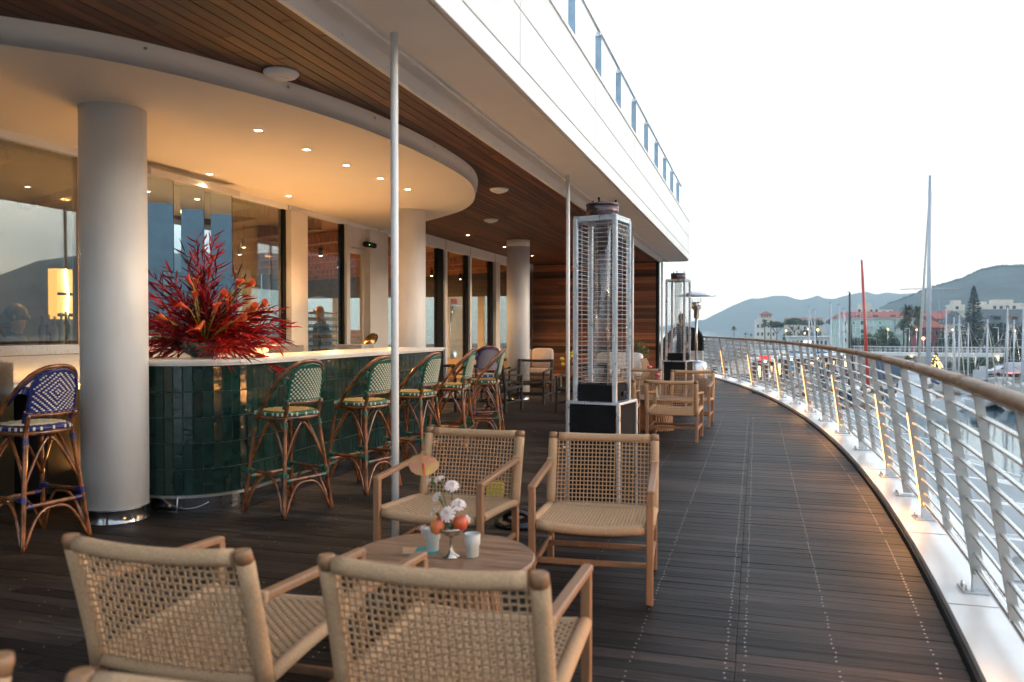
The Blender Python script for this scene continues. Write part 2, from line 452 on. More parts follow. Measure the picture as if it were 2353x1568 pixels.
for i, y in enumerate(PL):
    b = blade(y, .07, .066, .046).build('post', M['railpaint'], rail)
    x = XE(y, RB)
    p = MB(); p.bbox((x, y, .057), (.19, .13, .013), .003)
    for dx in (-.075, .075):
        for dy in (-.045, .045):
            p.cyl((x + dx, y + dy, .063), (x + dx, y + dy, .082), .009, 6); p.cyl((x + dx, y + dy, .082), (x + dx, y + dy, .088), .005, 6)
    p.box((x, y - .012, .10), (.08, .008, .075)); p.box((x, y + .012, .10), (.08, .008, .075))
    p.cyl((x - .02, y - .02, .11), (x - .02, y + .02, .11), .008, 6); p.cyl((x + .02, y - .02, .11), (x + .02, y + .02, .11), .008, 6)
    p.build('base_plate', M['steel'], b)
    if y in LEDY:
        l = MB()
        pts = [Vector((XE(y, bladepos(z)) - .034 + (z - .15) * .012, y - .004, z)) for z in (.14, .45, .80)]
        l.tube(pts, .0036, 6); l.build('light_strip', M['led'], b)
        ld = bpy.data.lights.new('strip_lamp', 'AREA'); ld.shape = 'RECTANGLE'; ld.size = .02; ld.size_y = .6; ld.energy = 1.9; ld.color = (1, .42, .09); ld.spread = R(170)
        lo = bpy.data.objects.new('strip_lamp', ld); SC.collection.objects.link(lo); lo.parent = b; lo.location = pts[1] + Vector((-.012, 0, 0)); lo.rotation_euler = (0, R(68), 0)
        a = MB()
        def ring(z): 
            x = XE(y, bladepos(z)) + .05
            return [Vector((x, y - .004, z)), Vector((x + .045, y - .004, z)), Vector((x + .045, y + .004, z)), Vector((x, y + .004, z))]
        a.loft([ring(.14), ring(.86)]); a.build('clear_fin', M['acryl'], b)
        a = MB(); xx = XE(y, bladepos(.87)) + .072; a.tube([(xx, y - .012, .87), (xx, y + .012, .87)], .024, 10); a.build('fin_cap', M['white'], b)
for i in range(len(PL) - 1):
    y = (PL[i] + PL[i + 1]) / 2
    if abs(y - 7.09) < .05:
        b = blade(y, .07, .064, .046).build('post', M['railpaint'], rail); x = XE(y, RB)
        p = MB(); p.bbox((x, y, .057), (.19, .13, .013), .003); 
        for dx in (-.075, .075):
            for dy in (-.045, .045): p.cyl((x + dx, y + dy, .063), (x + dx, y + dy, .084), .009, 6)
        p.build('base_plate', M['steel'], b)
    else:
        blade(y, .16, .042, .036).build('post', M['railpaint'], rail)
for k in range(9):
    z = .245 + k * .098
    MB().tube(arc(bladepos(z), .9, 26, 60, z), .0102, 6).build('bar', M['barsteel'], rail)
MB().tube(arc(bladepos(.17), .9, 26, 60, .165), .021, 10).build('bottom_tube', M['barsteel'], rail)
segs = [0.9, 2.5] + [2.5 + 1.55 * k for k in range(1, 16)] + [26.2]
for a, b in zip(segs[:-1], segs[1:]):
    m = MB(); rings = []
    for i in range(7):
        y = a + .0015 + (b - a - .003) * i / 6; x = XE(y, RT); r = []
        for k in range(12):
            t = 2 * PI * k / 12
            r.append(Vector((x + .031 * math.copysign(abs(math.cos(t)) ** .7, math.cos(t)), y, 1.156 + .026 * math.copysign(abs(math.sin(t)) ** .7, math.sin(t)))))
        rings.append(r)
    m.loft(rings, smooth=True); m.build('handrail', M['handrail'], rail)
m = MB(); m.tube(arc(RT, .9, 26, 60, 1.126), .02, 4, flat=.4); m.build('top_flat', M['railpaint'], rail)
# ---------------------------------------------------------------- ceiling of cedar boards
ZC, XO, XI, Y1 = 3.15, -2.42, -5.9, 21.24
m = MB(); m.b2((XI - .1, -2.2, ZC + .02), (XO + .0, Y1, ZC + .25)); ceil = struct(m.build('ceiling', M['dark']))
cb = MB(); cb.bbox((0, 0, 0), (.090, 1, .018), .003); cb_me = cb.mesh('ceiling_board', M['ceilwood'])
crest = MB(); nc = 0
for r in range(37):
    x = XO - .05 - r * .095
    y = -2 + rd.uniform(-1.5, 0)
    while y < Y1 - .05:
        L = rd.uniform(2.4, 4.4); e = min(y + L, Y1 - .03)
        ya = max(y, -2.0)
        if e - ya > .05:
            hidden = x < -3.9 and e < 9
            if nc < 300 and not hidden and e > 1.2:
                ob('board', cb_me, ceil, (x, (ya + e) / 2, ZC + .008 + rd.uniform(-.001, .001)), 0, (1, e - ya - .004, 1)); nc += 1
            else: crest.box((x, (ya + e) / 2, ZC + .008), (.09, e - ya - .004, .018))
        y = e
if crest.v: stuff(crest.build('boarding', M['ceilwood'], ceil))
def disc(label, x, y):
    p = PZ(x, y, ZC); t = thing('ceiling_disc', label, 'ceiling disc', (p.x, p.y, ZC - .002), 0, 'white discs on the wooden ceiling')
    MB().lathe((0, 0, 0), [(.118, 0), (.120, -.012), (.10, -.032), (.055, -.046), (.0001, -.05)], 28).build('dome', M['white'], t)
    MB().lathe((0, 0, -.044), [(.05, 0), (.05, -.006), (.046, -.009), (.0001, -.009)], 20).build('cap', M['plaster'], t)
disc('largest white domed disc on the wooden ceiling, nearest the camera', 649, 168)
disc('white domed disc on the wooden ceiling, right of the canopy tip', 1147, 435)
disc('smallest, farthest white domed disc on the wooden ceiling', 1128, 505)
def downlight(x, y, z, label, group, power=9):
    p = PZ(x, y, z); t = thing('downlight', label, 'downlight', (p.x, p.y, z), 0, group)
    m = MB()
    for a, b in (((-.04, -.04, -.005), (.04, -.026, .002)), ((-.04, .026, -.005), (.04, .04, .002)), ((-.04, -.026, -.005), (-.026, .026, .002)), ((.026, -.026, -.005), (.04, .026, .002))): m.b2(a, b)
    m.build('frame', M['white'], t)
    MB().b2((-.025, -.025, -.002), (.025, .025, .0)).build('lens', M['spot'], t)
    ld = bpy.data.lights.new('downlight_lamp', 'SPOT'); ld.energy = power; ld.spot_size = R(95); ld.spot_blend = .6; ld.color = (1, .62, .30); ld.shadow_soft_size = .03
    lo = bpy.data.objects.new('downlight_lamp', ld); SC.collection.objects.link(lo); lo.parent = t; lo.location = (0, 0, -.02)
ZK = 3.0
for x, y, lb in ((484, 401, 'downlight in the white canopy, just right of the big near column'), (596, 301, 'nearest downlight in the white canopy, on its own near the wooden ceiling'),
              (706, 345, 'second downlight of the row along the white canopy edge'), (797, 381, 'third downlight of the row along the white canopy edge'),
              (875, 411, 'fourth downlight along the canopy edge, left of the near white pole'), (938, 436, 'last downlight in the canopy, right of the near white pole'),
              (665, 451, 'downlight in the white canopy, above the wide window pillar')):
    downlight(x, y, ZK, lb, 'downlights in the white canopy')
for x, y, lb in ((1075, 541, 'nearest downlight in the wooden ceiling, above the glass doors'), (1159, 568, 'middle downlight in the wooden ceiling, left of the far column'),
                 (1223, 588, 'farthest downlight in the wooden ceiling, before the wood wall')):
    downlight(x, y, ZC, lb, 'downlights in the wooden ceiling', 10)
# trim, gutter, outer soffit
def sbox(name, a, b, m, parent=None): 
    return MB().b2(a, b).build(name, m, parent)
YA = -2.2
soff = struct(MB().b2((-2.20, YA, 3.20), (-1.74, Y1, 3.32)).build('soffit', M['plaster']))
sbox('inner_trim', (-2.42, YA, 3.125), (-2.385, Y1 + .02, 3.30), M['white'], soff)
sbox('gutter_bed', (-2.385, YA, 3.235), (-2.203, Y1, 3.31), M['white'], soff)
sbox('gutter_lip', (-2.215, YA, 3.180), (-2.203, Y1, 3.233), M['white'], soff)
m = MB()
for y in [YA + .3 + k * .62 for k in range(38)]: m.cyl((-2.386, y, 3.165), (-2.3835, y, 3.165), .009, 6)
m.build('fixing', M['steel'], soff)
# fascia panels
par = struct(MB().b2((-5.9, YA, 3.33), (-1.72, Y1 + .02, 4.15)).build('upper_floor', M['plaster']))
prow = [(3.19, 3.352), (3.362, 3.765), (3.775, 4.17)]
seam = [5.7 + 2.9 * k for k in range(-3, 6)]
ys = [YA] + [s for s in seam if YA < s < Y1] + [Y1 + .05]
for z0, z1 in prow:
    for a, b in zip(ys[:-1], ys[1:]):
        MB().bbox((-1.70, (a + b) / 2, (z0 + z1) / 2), (.03, b - a - (.014 if z0 > 3.3 else .003), z1 - z0), .003).build('panel', M['fascia'], par)
sbox('end_panel', (-5.9, Y1 + .025, 3.155), (-1.716, Y1 + .05, 4.17), M['fascia'], par)
sbox('coping', (-2.0, YA, 4.172), (-1.672, Y1 + .06, 4.20), M['white'], par)
# upper balustrade
ub = thing('upper_railing', 'grey blue steel railing on the roof edge above the white fascia', 'railing')
mbl = mat('blue_grey_steel', (.30, .40, .48), .4, .3, var=.1)
for k in range(-3, 8):
    y = 9.35 + 1.42 * k
    if y > 20.5: continue
    b = MB().box((-1.80, y, 4.53), (.075, .012, .68)).build('post', mbl, ub)
    MB().cyl((-1.80, y - .03, 4.875), (-1.80, y + .03, 4.875), .03, 8).build('clamp', M['steel'], b)
MB().tube([(-1.80, 4.5, 4.93), (-1.80, 20.2, 4.93)], .021, 10).build('handrail', M['steel'], ub)
MB().tube([(-1.78, 4.5, 4.36), (-1.78, 20.2, 4.36)], .014, 8).build('lower_rail', M['steel'], ub)
# ---------------------------------------------------------------- oval canopy
cp = [(-5.85, 2.2), (-5.2, 2.55), (-4.65, 2.95), (-4.12, 3.42), (-3.67, 3.92), (-3.30, 4.70), (-3.07, 5.5), (-2.96, 6.3), (-2.93, 7.3), (-3.02, 8.3), (-3.36, 9.35), (-3.79, 10.1), (-4.27, 10.6), (-4.9, 11.15), (-5.4, 11.5), (-5.85, 11.75)]
cs = spline([(x, y, 0) for x, y in cp], 6)
def offs(pts, d):
    out = []
    for i, p in enumerate(pts):
        t = (pts[min(i + 1, len(pts) - 1)] - pts[max(i - 1, 0)]).normalized()
        out.append(p + Vector((t.y, -t.x, 0)) * d)
    return out
m = MB(); ins = cs; up = offs(cs, .035)
n = len(cs)
vs = [(p.x, p.y, ZK) for p in ins] + [(p.x, p.y, ZC - .002) for p in up]
fs = [tuple(range(n))] + [(i, i + 1, n + i + 1, n + i) for i in range(n - 1)] + [tuple(range(2 * n - 1, n - 1, -1)), (n - 1, 0, n, 2 * n - 1)]
m.add(vs, fs)
for k in range(1, n + 0): 
    if k < n: m.sm[k] = True
can = struct(m.build('canopy', mat('canopy_plaster', (.78, .73, .66), .75, var=.015, scale=1.5)))
m = MB()
for k in range(4, n - 3, 7):
    p = offs(cs, .03)[k]; t = (cs[k + 1] - cs[k - 1]).normalized(); nn = Vector((t.y, -t.x, 0))
    m.cyl((p.x, p.y, 3.11), (p.x + nn.x * .008, p.y + nn.y * .008, 3.11), .010, 8)
m.build('fixing', M['steel'], can)
# ---------------------------------------------------------------- columns and poles
def column(y, top, label, collar=False):
    t = thing('column', label, 'column', (-4.52, y, 0), 0, 'round white columns')
    MB().lathe((0, 0, 0), [(.228, .10), (.228, top)], 48).build('shaft', M['white'], t)
    MB().lathe((0, 0, 0), [(.238, 0), (.238, .006), (.234, .012), (.234, .095), (.236, .101), (.2285, .104)], 48).build('base_ring', M['chrome_dark_refl'], t)
    if collar: MB().lathe((0, 0, 0), [(.229, top - .13), (.2315, top - .128), (.2315, top - .012), (.226, top - .01)], 48).build('collar', M['plaster'], t)
column(4.75, ZK, 'thick white column nearest the camera, left end of the green bar')
column(9.95, ZK, 'white column behind the far end of the green bar')
column(15.15, ZC, 'white column among the black chairs', True)
for y, lb in ((4.46, 'thin white pole rising behind the round table'), (9.15, 'thin white pole just left of the tall heater'), (14.25, 'thin white pole just right of the tall heater')):
    t = thing('pole', lb, 'pole', (-2.12, y, 0), 0, 'thin white poles under the soffit')
    MB().lathe((0, 0, 0), [(.0235, .006), (.0235, 3.20)], 16).build('tube', M['white'], t)
    MB().lathe((0, 0, 0), [(.06, 0), (.06, .006), (.024, .007)], 16).build('foot_plate', M['white'], t)
# ---------------------------------------------------------------- far wood wall
YW = 20.98
m = MB(); m.b2((-5.9, YW, -.05), (-2.50, YW + .22, 3.15)); ew = struct(m.build('wood_wall', M['dark']))
wbm = MB(); wbm.bbox((0, 0, 0), (1, .018, .086), .002); wb_me = wbm.mesh('wall_board', M['wallwood'])
for r in range(34):
    z = .06 + r * .0915
    if z > 3.1: break
    cuts = sorted([-5.88, -2.51] + [rd.uniform(-5.5, -2.9) for _ in range(rd.choice((0, 0, 0, 1)))])
    for a, b in zip(cuts[:-1], cuts[1:]):
        ob('board', wb_me, ew, ((a + b) / 2, YW - .011, z), 0, (b - a - .004, 1, 1))
sbox('end_post', (-2.50, YW - .03, 0), (-2.44, YW + .24, 3.14), M['black'], ew)
sbox('end_frame', (-2.38, YW - .02, 0), (-2.33, YW + .04, 3.12), M['white'], ew)
bs = thing('wall_light', 'small black wall light low on the dark wood wall', 'wall light', (0, 0, 0))
p = PD(1240, 865, 21.3)
MB().bbox((-4.35, YW - .06, .35), (.16, .08, .09), .01).build('housing', M['black'], bs)
# ================================================================ GLAZED FACADE
FX = -5.85
M['frame'] = mat('cream_frame', (.66, .62, .56), .45, var=.03, scale=4)
M['inwood'] = mat('interior_slat_wood', (.50, .24, .085), .5, coord='WORLD', stretch=(2, 12, 2), scale=3, var=.25)
M['inwall'] = mat('interior_wall', (.58, .42, .28), .8, var=.05, scale=1.5)
M['infloor'] = mat('interior_floor', (.22, .18, .15), .35, var=.2, scale=3)
fac = struct(MB().b2((FX - .05, -2.2, 2.94), (FX + .05, 20.9, 3.14)).build('facade', M['white']))
def fy(x): return YF(x, FX)
def pane(x0, x1, z0=.06, z1=2.94, nm='pane', pm=None):
    a, b = (fy(x0) if x0 > -900 else -2.2), fy(x1)
    MB().b2((FX - .008, a, z0), (FX + .004, b, z1)).build(nm, M['pane'] if x1 < 660 else M['pane_clear'], fac)
def vert(x0, x1, m, out=.03, z0=0, z1=2.94, nm='mullion'):
    MB().b2((FX - .05, fy(x0), z0), (FX + out, fy(x1) - .001, z1)).build(nm, m, fac)
SILL = 1.24
pane(-999, 178, SILL + .02); vert(178, 182, M['inwall'], .012, SILL); vert(182, 189, M['black'], .02, SILL)
pane(189, 330, SILL + .02); vert(330, 338, M['black'], .02, SILL); pane(338, 648, SILL + .02); vert(648, 655, M['black'], .02, SILL)
vert(655, 693, M['frame'], .10, 0); 
MB().b2((FX - .06, -2.2, SILL - .06), (FX + .10, fy(655), SILL + .018)).build('sill', M['steel'], fac)
MB().b2((FX - .05, -2.2, 0), (FX + .03, fy(655), SILL - .062)).build('parapet', M['tile'], fac)
vert(693, 698, M['frame'], .05); pane(698, 784); vert(784, 789, M['black'], .02)
vert(789, 797, M['frame'], .06)
# sliding door
da, db = fy(797), fy(835)
dr = MB(); 
dr.b2((FX - .03, da, .02), (FX + .02, da + .06, 2.62)); dr.b2((FX - .03, db - .06, .02), (FX + .02, db, 2.62)); dr.b2((FX - .03, da + .062, 2.54), (FX + .02, db - .062, 2.62)); dr.b2((FX - .03, da + .062, .02), (FX + .02, db - .062, .10))
door = dr.build('door', M['frame'], fac)
MB().b2((FX - .01, da + .06, .10), (FX, db - .06, 2.54)).build('pane', M['pane_clear'], door)
MB().b2((FX - .03, da, 2.63), (FX + .04, db, 2.94)).build('door_header', M['frame'], fac)
m = MB(); m.bbox((FX + .10, da + .55, 2.70), (.09, .34, .085), .02); dsn = m.build('door_sensor', M['blackgloss'], door)
MB().ball((FX + .146, da + .45, 2.69), .006, 6, 4).build('status_light', emat('green_dot', (.1, 1, .2), .8), dsn)
vert(835, 877, M['frame'], .12)
pane(877, 1003); vert(1003, 1017, M['black'], .02); vert(1017, 1022, M['white'], .06)
pane(1022, 1068); vert(1068, 1074, M['black'], .02); vert(1074, 1078, M['white'], .06)
pane(1078, 1124); vert(1124, 1131, M['black'], .02); vert(1131, 1141, M['frame'], .09)
pane(1141, 1206); vert(1206, 1211, M['black'], .02); vert(1211, 1219, M['steel'], .06)
MB().b2((FX - .05, fy(1219), 0), (FX + .02, 20.95, 2.94)).build('end_wall_strip', M['inwall'], fac)
MB().b2((FX - .045, fy(693), 0), (FX + .03, fy(1219), .055)).build('threshold', M['steel'], fac)
m = MB()
for k in range(16): m.cyl((FX + .05, 7.2 + k * .86, 3.07), (FX + .054, 7.2 + k * .86, 3.07), .009, 6)
m.build('fixing', M['steel'], fac)
# header lines
for y in (fy(515), fy(655), fy(865), fy(1019), fy(1076), fy(1133)):
    MB().b2((FX + .051, y, 2.945), (FX + .054, y + .012, 3.12)).build('joint', M['grout'], fac)
# ---------------------------------------------------------------- room behind the glass
room = struct(MB().b2((-13.2, -2.2, -.06), (FX - .05, 21.2, -.004)).build('interior_floor', M['infloor']))
iw_ = struct(MB().b2((-13.3, -2.2, 0), (-13.2, 21.2, .82)).build('interior_wall', M['inwall']))
MB().b2((-13.3, -2.2, 2.95), (-13.2, 21.2, 3.1)).build('wall_top', M['inwall'], iw_)
MB().b2((-13.3, -2.2, .822), (-13.2, 6.5, 2.948)).build('solid_bay', M['inwall'], iw_)
for k in range(7):
    MB().b2((-13.18, 6.6 + k * 2.1, 2.50), (-13.14, 8.6 + k * 2.1, 2.99)).build('roller_blind', mat('dark_blind', (.09, .085, .07), .8) if k == 0 else bpy.data.materials['dark_blind'], iw_)
    MB().b2((-13.26, 6.6 + k * 2.1, .822), (-13.25, 8.6 + k * 2.1, 2.948)).build('pane', M['clear'], iw_)
ie = struct(MB().b2((-13.2, 21.0, 0), (FX - .05, 21.1, .55)).build('interior_end_wall', M['inwall']))
MB().b2((-13.2, 21.0, 2.30), (FX - .05, 21.1, 3.1)).build('wall_top', mat('grey_blind_wall', (.16, .15, .12), .8), ie)
for x in (-6.3, -7.35, -8.4, -9.5, -10.7, -11.9, -13.1): MB().b2((x - .09, 20.98, .552), (x + .09, 21.12, 2.298)).build('mullion', M['frame'], ie)
MB().b2((-13.1, 21.04, .552), (FX - .06, 21.05, 2.298)).build('pane', M['clear'], ie)
struct(MB().b2((-13.2, -2.3, 0), (FX - .05, -2.2, 3.1)).build('interior_near_wall', M['inwall']))
inc = struct(MB().b2((-13.2, -2.2, 3.0), (FX - .06, 21.2, 3.1)).build('interior_ceiling', M['inwood']))
rr = random.Random(11)
for k in range(15):
    y = 3.0 + k * 1.25; a = R(-24)
    MB().box((-9.6, y, 2.9), (7.8, .12, .16), a).build('beam', M['inwood'], inc)
for k in range(9):
    MB().b2((-12.9, 4.6 + k * 1.9, .0), (-12.75, 4.8 + k * 1.9, 2.95)).build('column', M['frame'], inc)
for k, (x, y) in enumerate([(-7.0, 9.2), (-7.6, 10.6), (-7.2, 12.2), (-8.4, 11.6), (-7.0, 13.6), (-8.2, 14.6), (-7.2, 15.6), (-8.6, 16.8), (-7.4, 17.6), (-9.6, 12.6), (-9.8, 15.2), (-7.2, 19)]):
    m = MB(); m.cyl((x, y, 2.66), (x, y, 2.80), .035, 10); m.cyl((x, y, 2.80), (x, y, 3.0), .006, 5)
    t = tag(m.build('pendant_spot', M['black']), 'small black cylinder spotlight hanging behind the glass, %s counted from the camera' % ('first second third fifth fourth sixth eighth ninth tenth seventh eleventh twelfth'.split()[k]), 'spotlight', 'black spotlights inside')
    MB().cyl((x, y, 2.658), (x, y, 2.654), .026, 10).build('lens', M['spot'], t)
for x, y, e in ((-8.9, 10.8, 32), (-8.9, 13.2, 38), (-8.9, 15.6, 38), (-8.9, 18.4, 34), (-7.0, 6.8, 5)):
    ld = bpy.data.lights.new('room_lamp', 'AREA'); ld.shape = 'DISK'; ld.size = .22; ld.energy = e; ld.color = (1, .50, .18); ld.spread = R(175)
    lo = bpy.data.objects.new('room_lamp', ld); SC.collection.objects.link(lo); lo.location = (x, y, 2.78)
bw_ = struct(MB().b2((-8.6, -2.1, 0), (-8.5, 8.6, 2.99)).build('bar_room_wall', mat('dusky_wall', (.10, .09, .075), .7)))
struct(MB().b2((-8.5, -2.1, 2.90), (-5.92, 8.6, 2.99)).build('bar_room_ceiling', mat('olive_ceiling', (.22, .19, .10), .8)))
# interior furniture seen through the panes
def bottle(p, h, r, m, label):
    o = MB().lathe((0, 0, 0), [(r, 0), (r, h * .55), (r * .9, h * .62), (r * .33, h * .74), (r * .33, h * .97), (r * .4, h * .975), (r * .4, h)], 12).build('bottle', m, None, p)
    return tag(o, label, 'bottle', 'bottles inside the bar window')
gm = {'g': mat('green_bottle_glass', (.01, .05, .015), .08, spec=.8), 'a': mat('amber_bottle_glass', (.25, .08, .02), .1), 'p': mat('pink_bottle', (.55, .22, .18), .15), 'w': mat('pale_bottle', (.50, .52, .48), .12), 'd': mat('dark_bottle', (.015, .02, .03), .1)}
for x, h, r, c, lb in ((97, .34, .035, 'a', 'amber glass bottle, leftmost on the bar window shelf'), (112, .36, .035, 'p', 'pink glass bottle second from the left on the bar window shelf'), (106, .24, .05, 'd', 'squat dark bottle between the amber and pink ones'),
                    (126, .34, .035, 'w', 'clear bottle right of the pink one in the bar window'), (141, .38, .035, 'w', 'tall pale bottle beside the green one in the bar window'), (152, .40, .04, 'g', 'tall green wine bottle on the bar window shelf'),
                    (158, .36, .03, 'w', 'clear bottle with a long neck right of the green bottle'), (166, .22, .04, 'w', 'short clear jar, second from the right in the bar window'), (176, .20, .042, 'w', 'short clear jar, rightmost in the bar window')):
    bottle((FX - .28, YF(x, FX - .28), SILL), h * .8, r * .9, gm[c], lb)
sbx = struct(MB().b2((FX - .75, -2, SILL - .25), (FX - .06, 8.4, SILL - .005)).build('interior_counter', M['steel']))
# lit amber panel cabinet
gy0, gy1 = YF(132, FX - .7), YF(178, FX - .7)
t = thing('bar_cabinet', 'glowing amber glass cabinet behind the left window', 'cabinet', (FX - .75, (gy0 + gy1) / 2, SILL + .25))
w_ = gy1 - gy0
MB().b2((-.08, -w_ / 2, -.24), (.10, w_ / 2, .0)).build('machine', M['steel'], t)
MB().b2((-.06, -w_ / 2, .004), (.05, w_ / 2, .50)).build('panel', emat('amber_glass', (1, .47, .08), .35), t)
MB().tube([(.065, -.02, .02), (.065, .0, .22), (.065, -.03, .5)], .008, 6).build('light_tube', emat('bright_tube', (1, .75, .35), 3), t)
m = MB(); m.b2((.052, -w_ / 2, .24), (.06, w_ / 2, .265)); m.b2((.052, -w_ / 2, .03), (.062, w_ / 2, .06)); m.build('shelf', M['black'], t)
m = MB()
for q in (-.12, -.09, -.06, .06): m.b2((.102, q, -.10), (.105, q + .015, -.08))
m.build('indicator', emat('red_led', (1, .05, .02), 3), t)
# stack of glass racks
rk1 = mat('rack_grey', (.35, .37, .36), .6); rk2 = mat('rack_blue', (.03, .16, .34), .6)
def rack(p, m, label, grp):
    t = thing('glass_rack', label, 'crate', p, 0, grp)
    a = MB()
    for z0, z1 in ((0, .02), (.075, .10)):
        a.b2((-.25, -.25, z0), (.25, -.235, z1)); a.b2((-.25, .235, z0), (.25, .25, z1)); a.b2((-.25, -.235, z0), (-.235, .235, z1)); a.b2((.235, -.235, z0), (.25, .235, z1))
    a.b2((-.235, -.235, .0), (.235, .235, .008)); a.build('frame', m, t)
    a = MB()
    for k in range(-5, 6):
        a.box((k * .045, -.243, .048), (.004, .006, .052)); a.box((k * .045, .243, .048), (.004, .006, .052)); a.box((.243, k * .045, .048), (.006, .004, .052)); a.box((-.243, k * .045, .048), (.006, .004, .052))
    a.build('grille', m, t); return t
px = YF(714, FX - .55)
for k in range(7):
    b_ = k in (2, 4)
    rack((FX - .55, px + .12, .92 + k * .105), rk2 if b_ else rk1, ('blue' if b_ else 'grey') + ' plastic glass rack, number %s from the top of the stack behind the window' % ['seven', 'six', 'five', 'four', 'three', 'two', 'one'][k], 'stacked glass racks behind the window')
tag(MB().b2((FX - .85, px - .2, 0), (FX - .25, px + .5, .915)).build('rack_trolley', M['steel']), 'low steel trolley under the stack of glass racks', 'trolley')
px = YF(816, FX - 1.6)
for k in range(6):
    rack((FX - 1.6, px + .1, .75 + k * .105), mat('rack_brown', (.22, .12, .07), .6) if k == 0 else bpy.data.materials['rack_brown'], 'brown plastic rack, number %s up in the stack behind the glass door' % ['one', 'two', 'three', 'four', 'five', 'six'][k], 'brown racks behind the door')
tag(MB().b2((FX - 1.9, px - .25, 0), (FX - 1.3, px + .45, .745)).build('sideboard', M['inwood']), 'low wooden sideboard behind the glass door under brown racks', 'sideboard')
# red sign, fire call point and red flowers in the room
tag(MB().bbox((-9.3, YF(1042, -9.3), 2.25), (.06, .55, .20), .01).build('lit_sign', mat('red_sign', (.45, .05, .03), .5)), 'small red and white box sign high on the interior wall', 'sign')
tag(MB().b2((-9.5, YF(1030, -9.4), 0), (-9.34, YF(1062, -9.4), 2.9)).build('partition', M['inwall']), 'warm lit partition wall behind the second door pane', 'partition')
# ---------------------------------------------------------------- mirrored folding panels
mt = thing('mirror_screen', 'tall folded mirror panels hanging in front of the bar window', 'mirror', (0, 0, 0))
def fold(x0, x1, x2, z0, z1, XA=-5.62, th=R(25)):
    ya, yb = YF(x0, XA), YF(x1, XA)
    # wide leaf end: intersect sight column x2 with the leaf direction
    r = (x2 - CX) / FPX; dv = Vector((-S_ + r * C_, C_ + r * S_))
    u = Vector((math.sin(th), math.cos(th)))
    # (XA,yb)+s*u = d*dv
    det = u.x * (-dv.y) - (-dv.x) * u.y
    s = ((-XA) * (-dv.y) - (-dv.x) * (-yb)) / det
    e = Vector((XA, yb)) + u * s
    MB().prism([(XA, ya), (XA, yb - .003), (XA - .02, yb - .003), (XA - .02, ya)], z0, z1).build('mirror_leaf', M['mirror'], mt)
    w = Vector((-u.y, u.x)) * .02
    MB().prism([(XA, yb), (e.x, e.y), (e.x + w.x, e.y + w.y), (XA + w.x, yb + w.y)], z0, z1).build('mirror_leaf', M['mirror'], mt)
    MB().prism([(e.x + w.x, e.y + w.y), (e.x, e.y), (e.x + .004, e.y + .004), (e.x + .004 + w.x, e.y + .006 + w.y)], z0, z1).build('edge', M['black'], mt)
fold(316, 341, 400, 1.97, 2.86); fold(401, 418, 470, 1.97, 2.86); fold(471, 486, 534, 1.97, 2.86)
fold(330, 338, 374, 1.28, 1.96, -5.60); fold(375, 394, 452, 1.28, 1.96, -5.60); fold(453, 470, 545, 1.28, 1.96, -5.60)
m = MB(); m.b2((-5.66, YF(330, -5.6), 2.87), (-5.50, YF(536, -5.6), 2.93)); m.build('hanging_rail', M['frame'], mt)
# ---------------------------------------------------------------- back counter
bcx0, bcx1 = -5.80, -5.32
bc = thing('back_counter', 'steel and white back counter under the bar windows', 'counter', (0, 0, 0))
MB().b2((bcx0, 4.9, .10), (bcx1, 9.2, .90)).build('cabinet', mat('dark_cabinet', (.03, .03, .028), .5), bc)
MB().bbox(((bcx0 + bcx1) / 2, 6.95, .925), (bcx1 - bcx0 + .06, 4.5, .05), .005).build('worktop', M['corian'], bc)
MB().b2((-5.815, 4.9, .952), (-5.80, 9.2, 1.175)).build('splashback', M['steel'], bc)
MB().lathe((-5.5, 5.55, .951), [(.15, .004), (.15, .0), (.13, -.001), (.0001, -.002)], 20).build('sink_ring', M['chrome'], bc)
for y, w in ((7.4, .5), (8.2, .45)):
    MB().b2((-5.62, y, .952), (-5.34, y + w, 1.20)).build('steel_box', M['steel'], bc)
ct = thing('corner_counter', 'orange panelled corner counter with a steel edge at the far left', 'counter', (-5.62, 4.48, 0))
MB().b2((-.2, -.2, .0), (.16, .2, 1.13)).build('panel', mat('orange_panel', (.50, .22, .07), .45, var=.1), ct)
MB().b2((.162, -.21, .0), (.20, .21, 1.14)).build('edge', M['steel'], ct)
MB().b2((-.2, -.21, 1.132), (.16, .21, 1.15)).build('top', M['steel'], ct)
tp = thing('tap', 'curved chrome beer tap on the corner counter', 'tap', (-5.58, 4.45, 1.15))
MB().tube(bez((0, 0, 0), (-.02, 0, .14), (.07, 0, .16), 8), .014, 8).build('spout', M['chrome'], tp)
MB().tube([(.07, 0, .16), (.10, 0, .20)], [.008, .014], 8).build('lever', M['chrome'], tp)
lp = thing('canopy_fill_strip', 'added warm light strip behind the bar for the canopy glow', 'light strip', (0, 0, 0))  # added strip and lamp, put in to throw the warm glow on the canopy
MB().b2((-5.25, 5.1, .94), (-5.23, 9.7, .955)).build('strip', emat('canopy_fill_glow', (1.0, .50, .14), 3), lp)
ld = bpy.data.lights.new('canopy_fill_lamp', 'AREA'); ld.shape = 'RECTANGLE'; ld.size = 4.6; ld.size_y = .10; ld.energy = 4.6; ld.color = (1, .44, .11); ld.spread = R(160)
lo = bpy.data.objects.new('canopy_fill_lamp', ld); SC.collection.objects.link(lo); lo.location = (-5.24, 7.4, .96); lo.rotation_euler = (R(180), R(-18), R(90)); lo.parent = lp
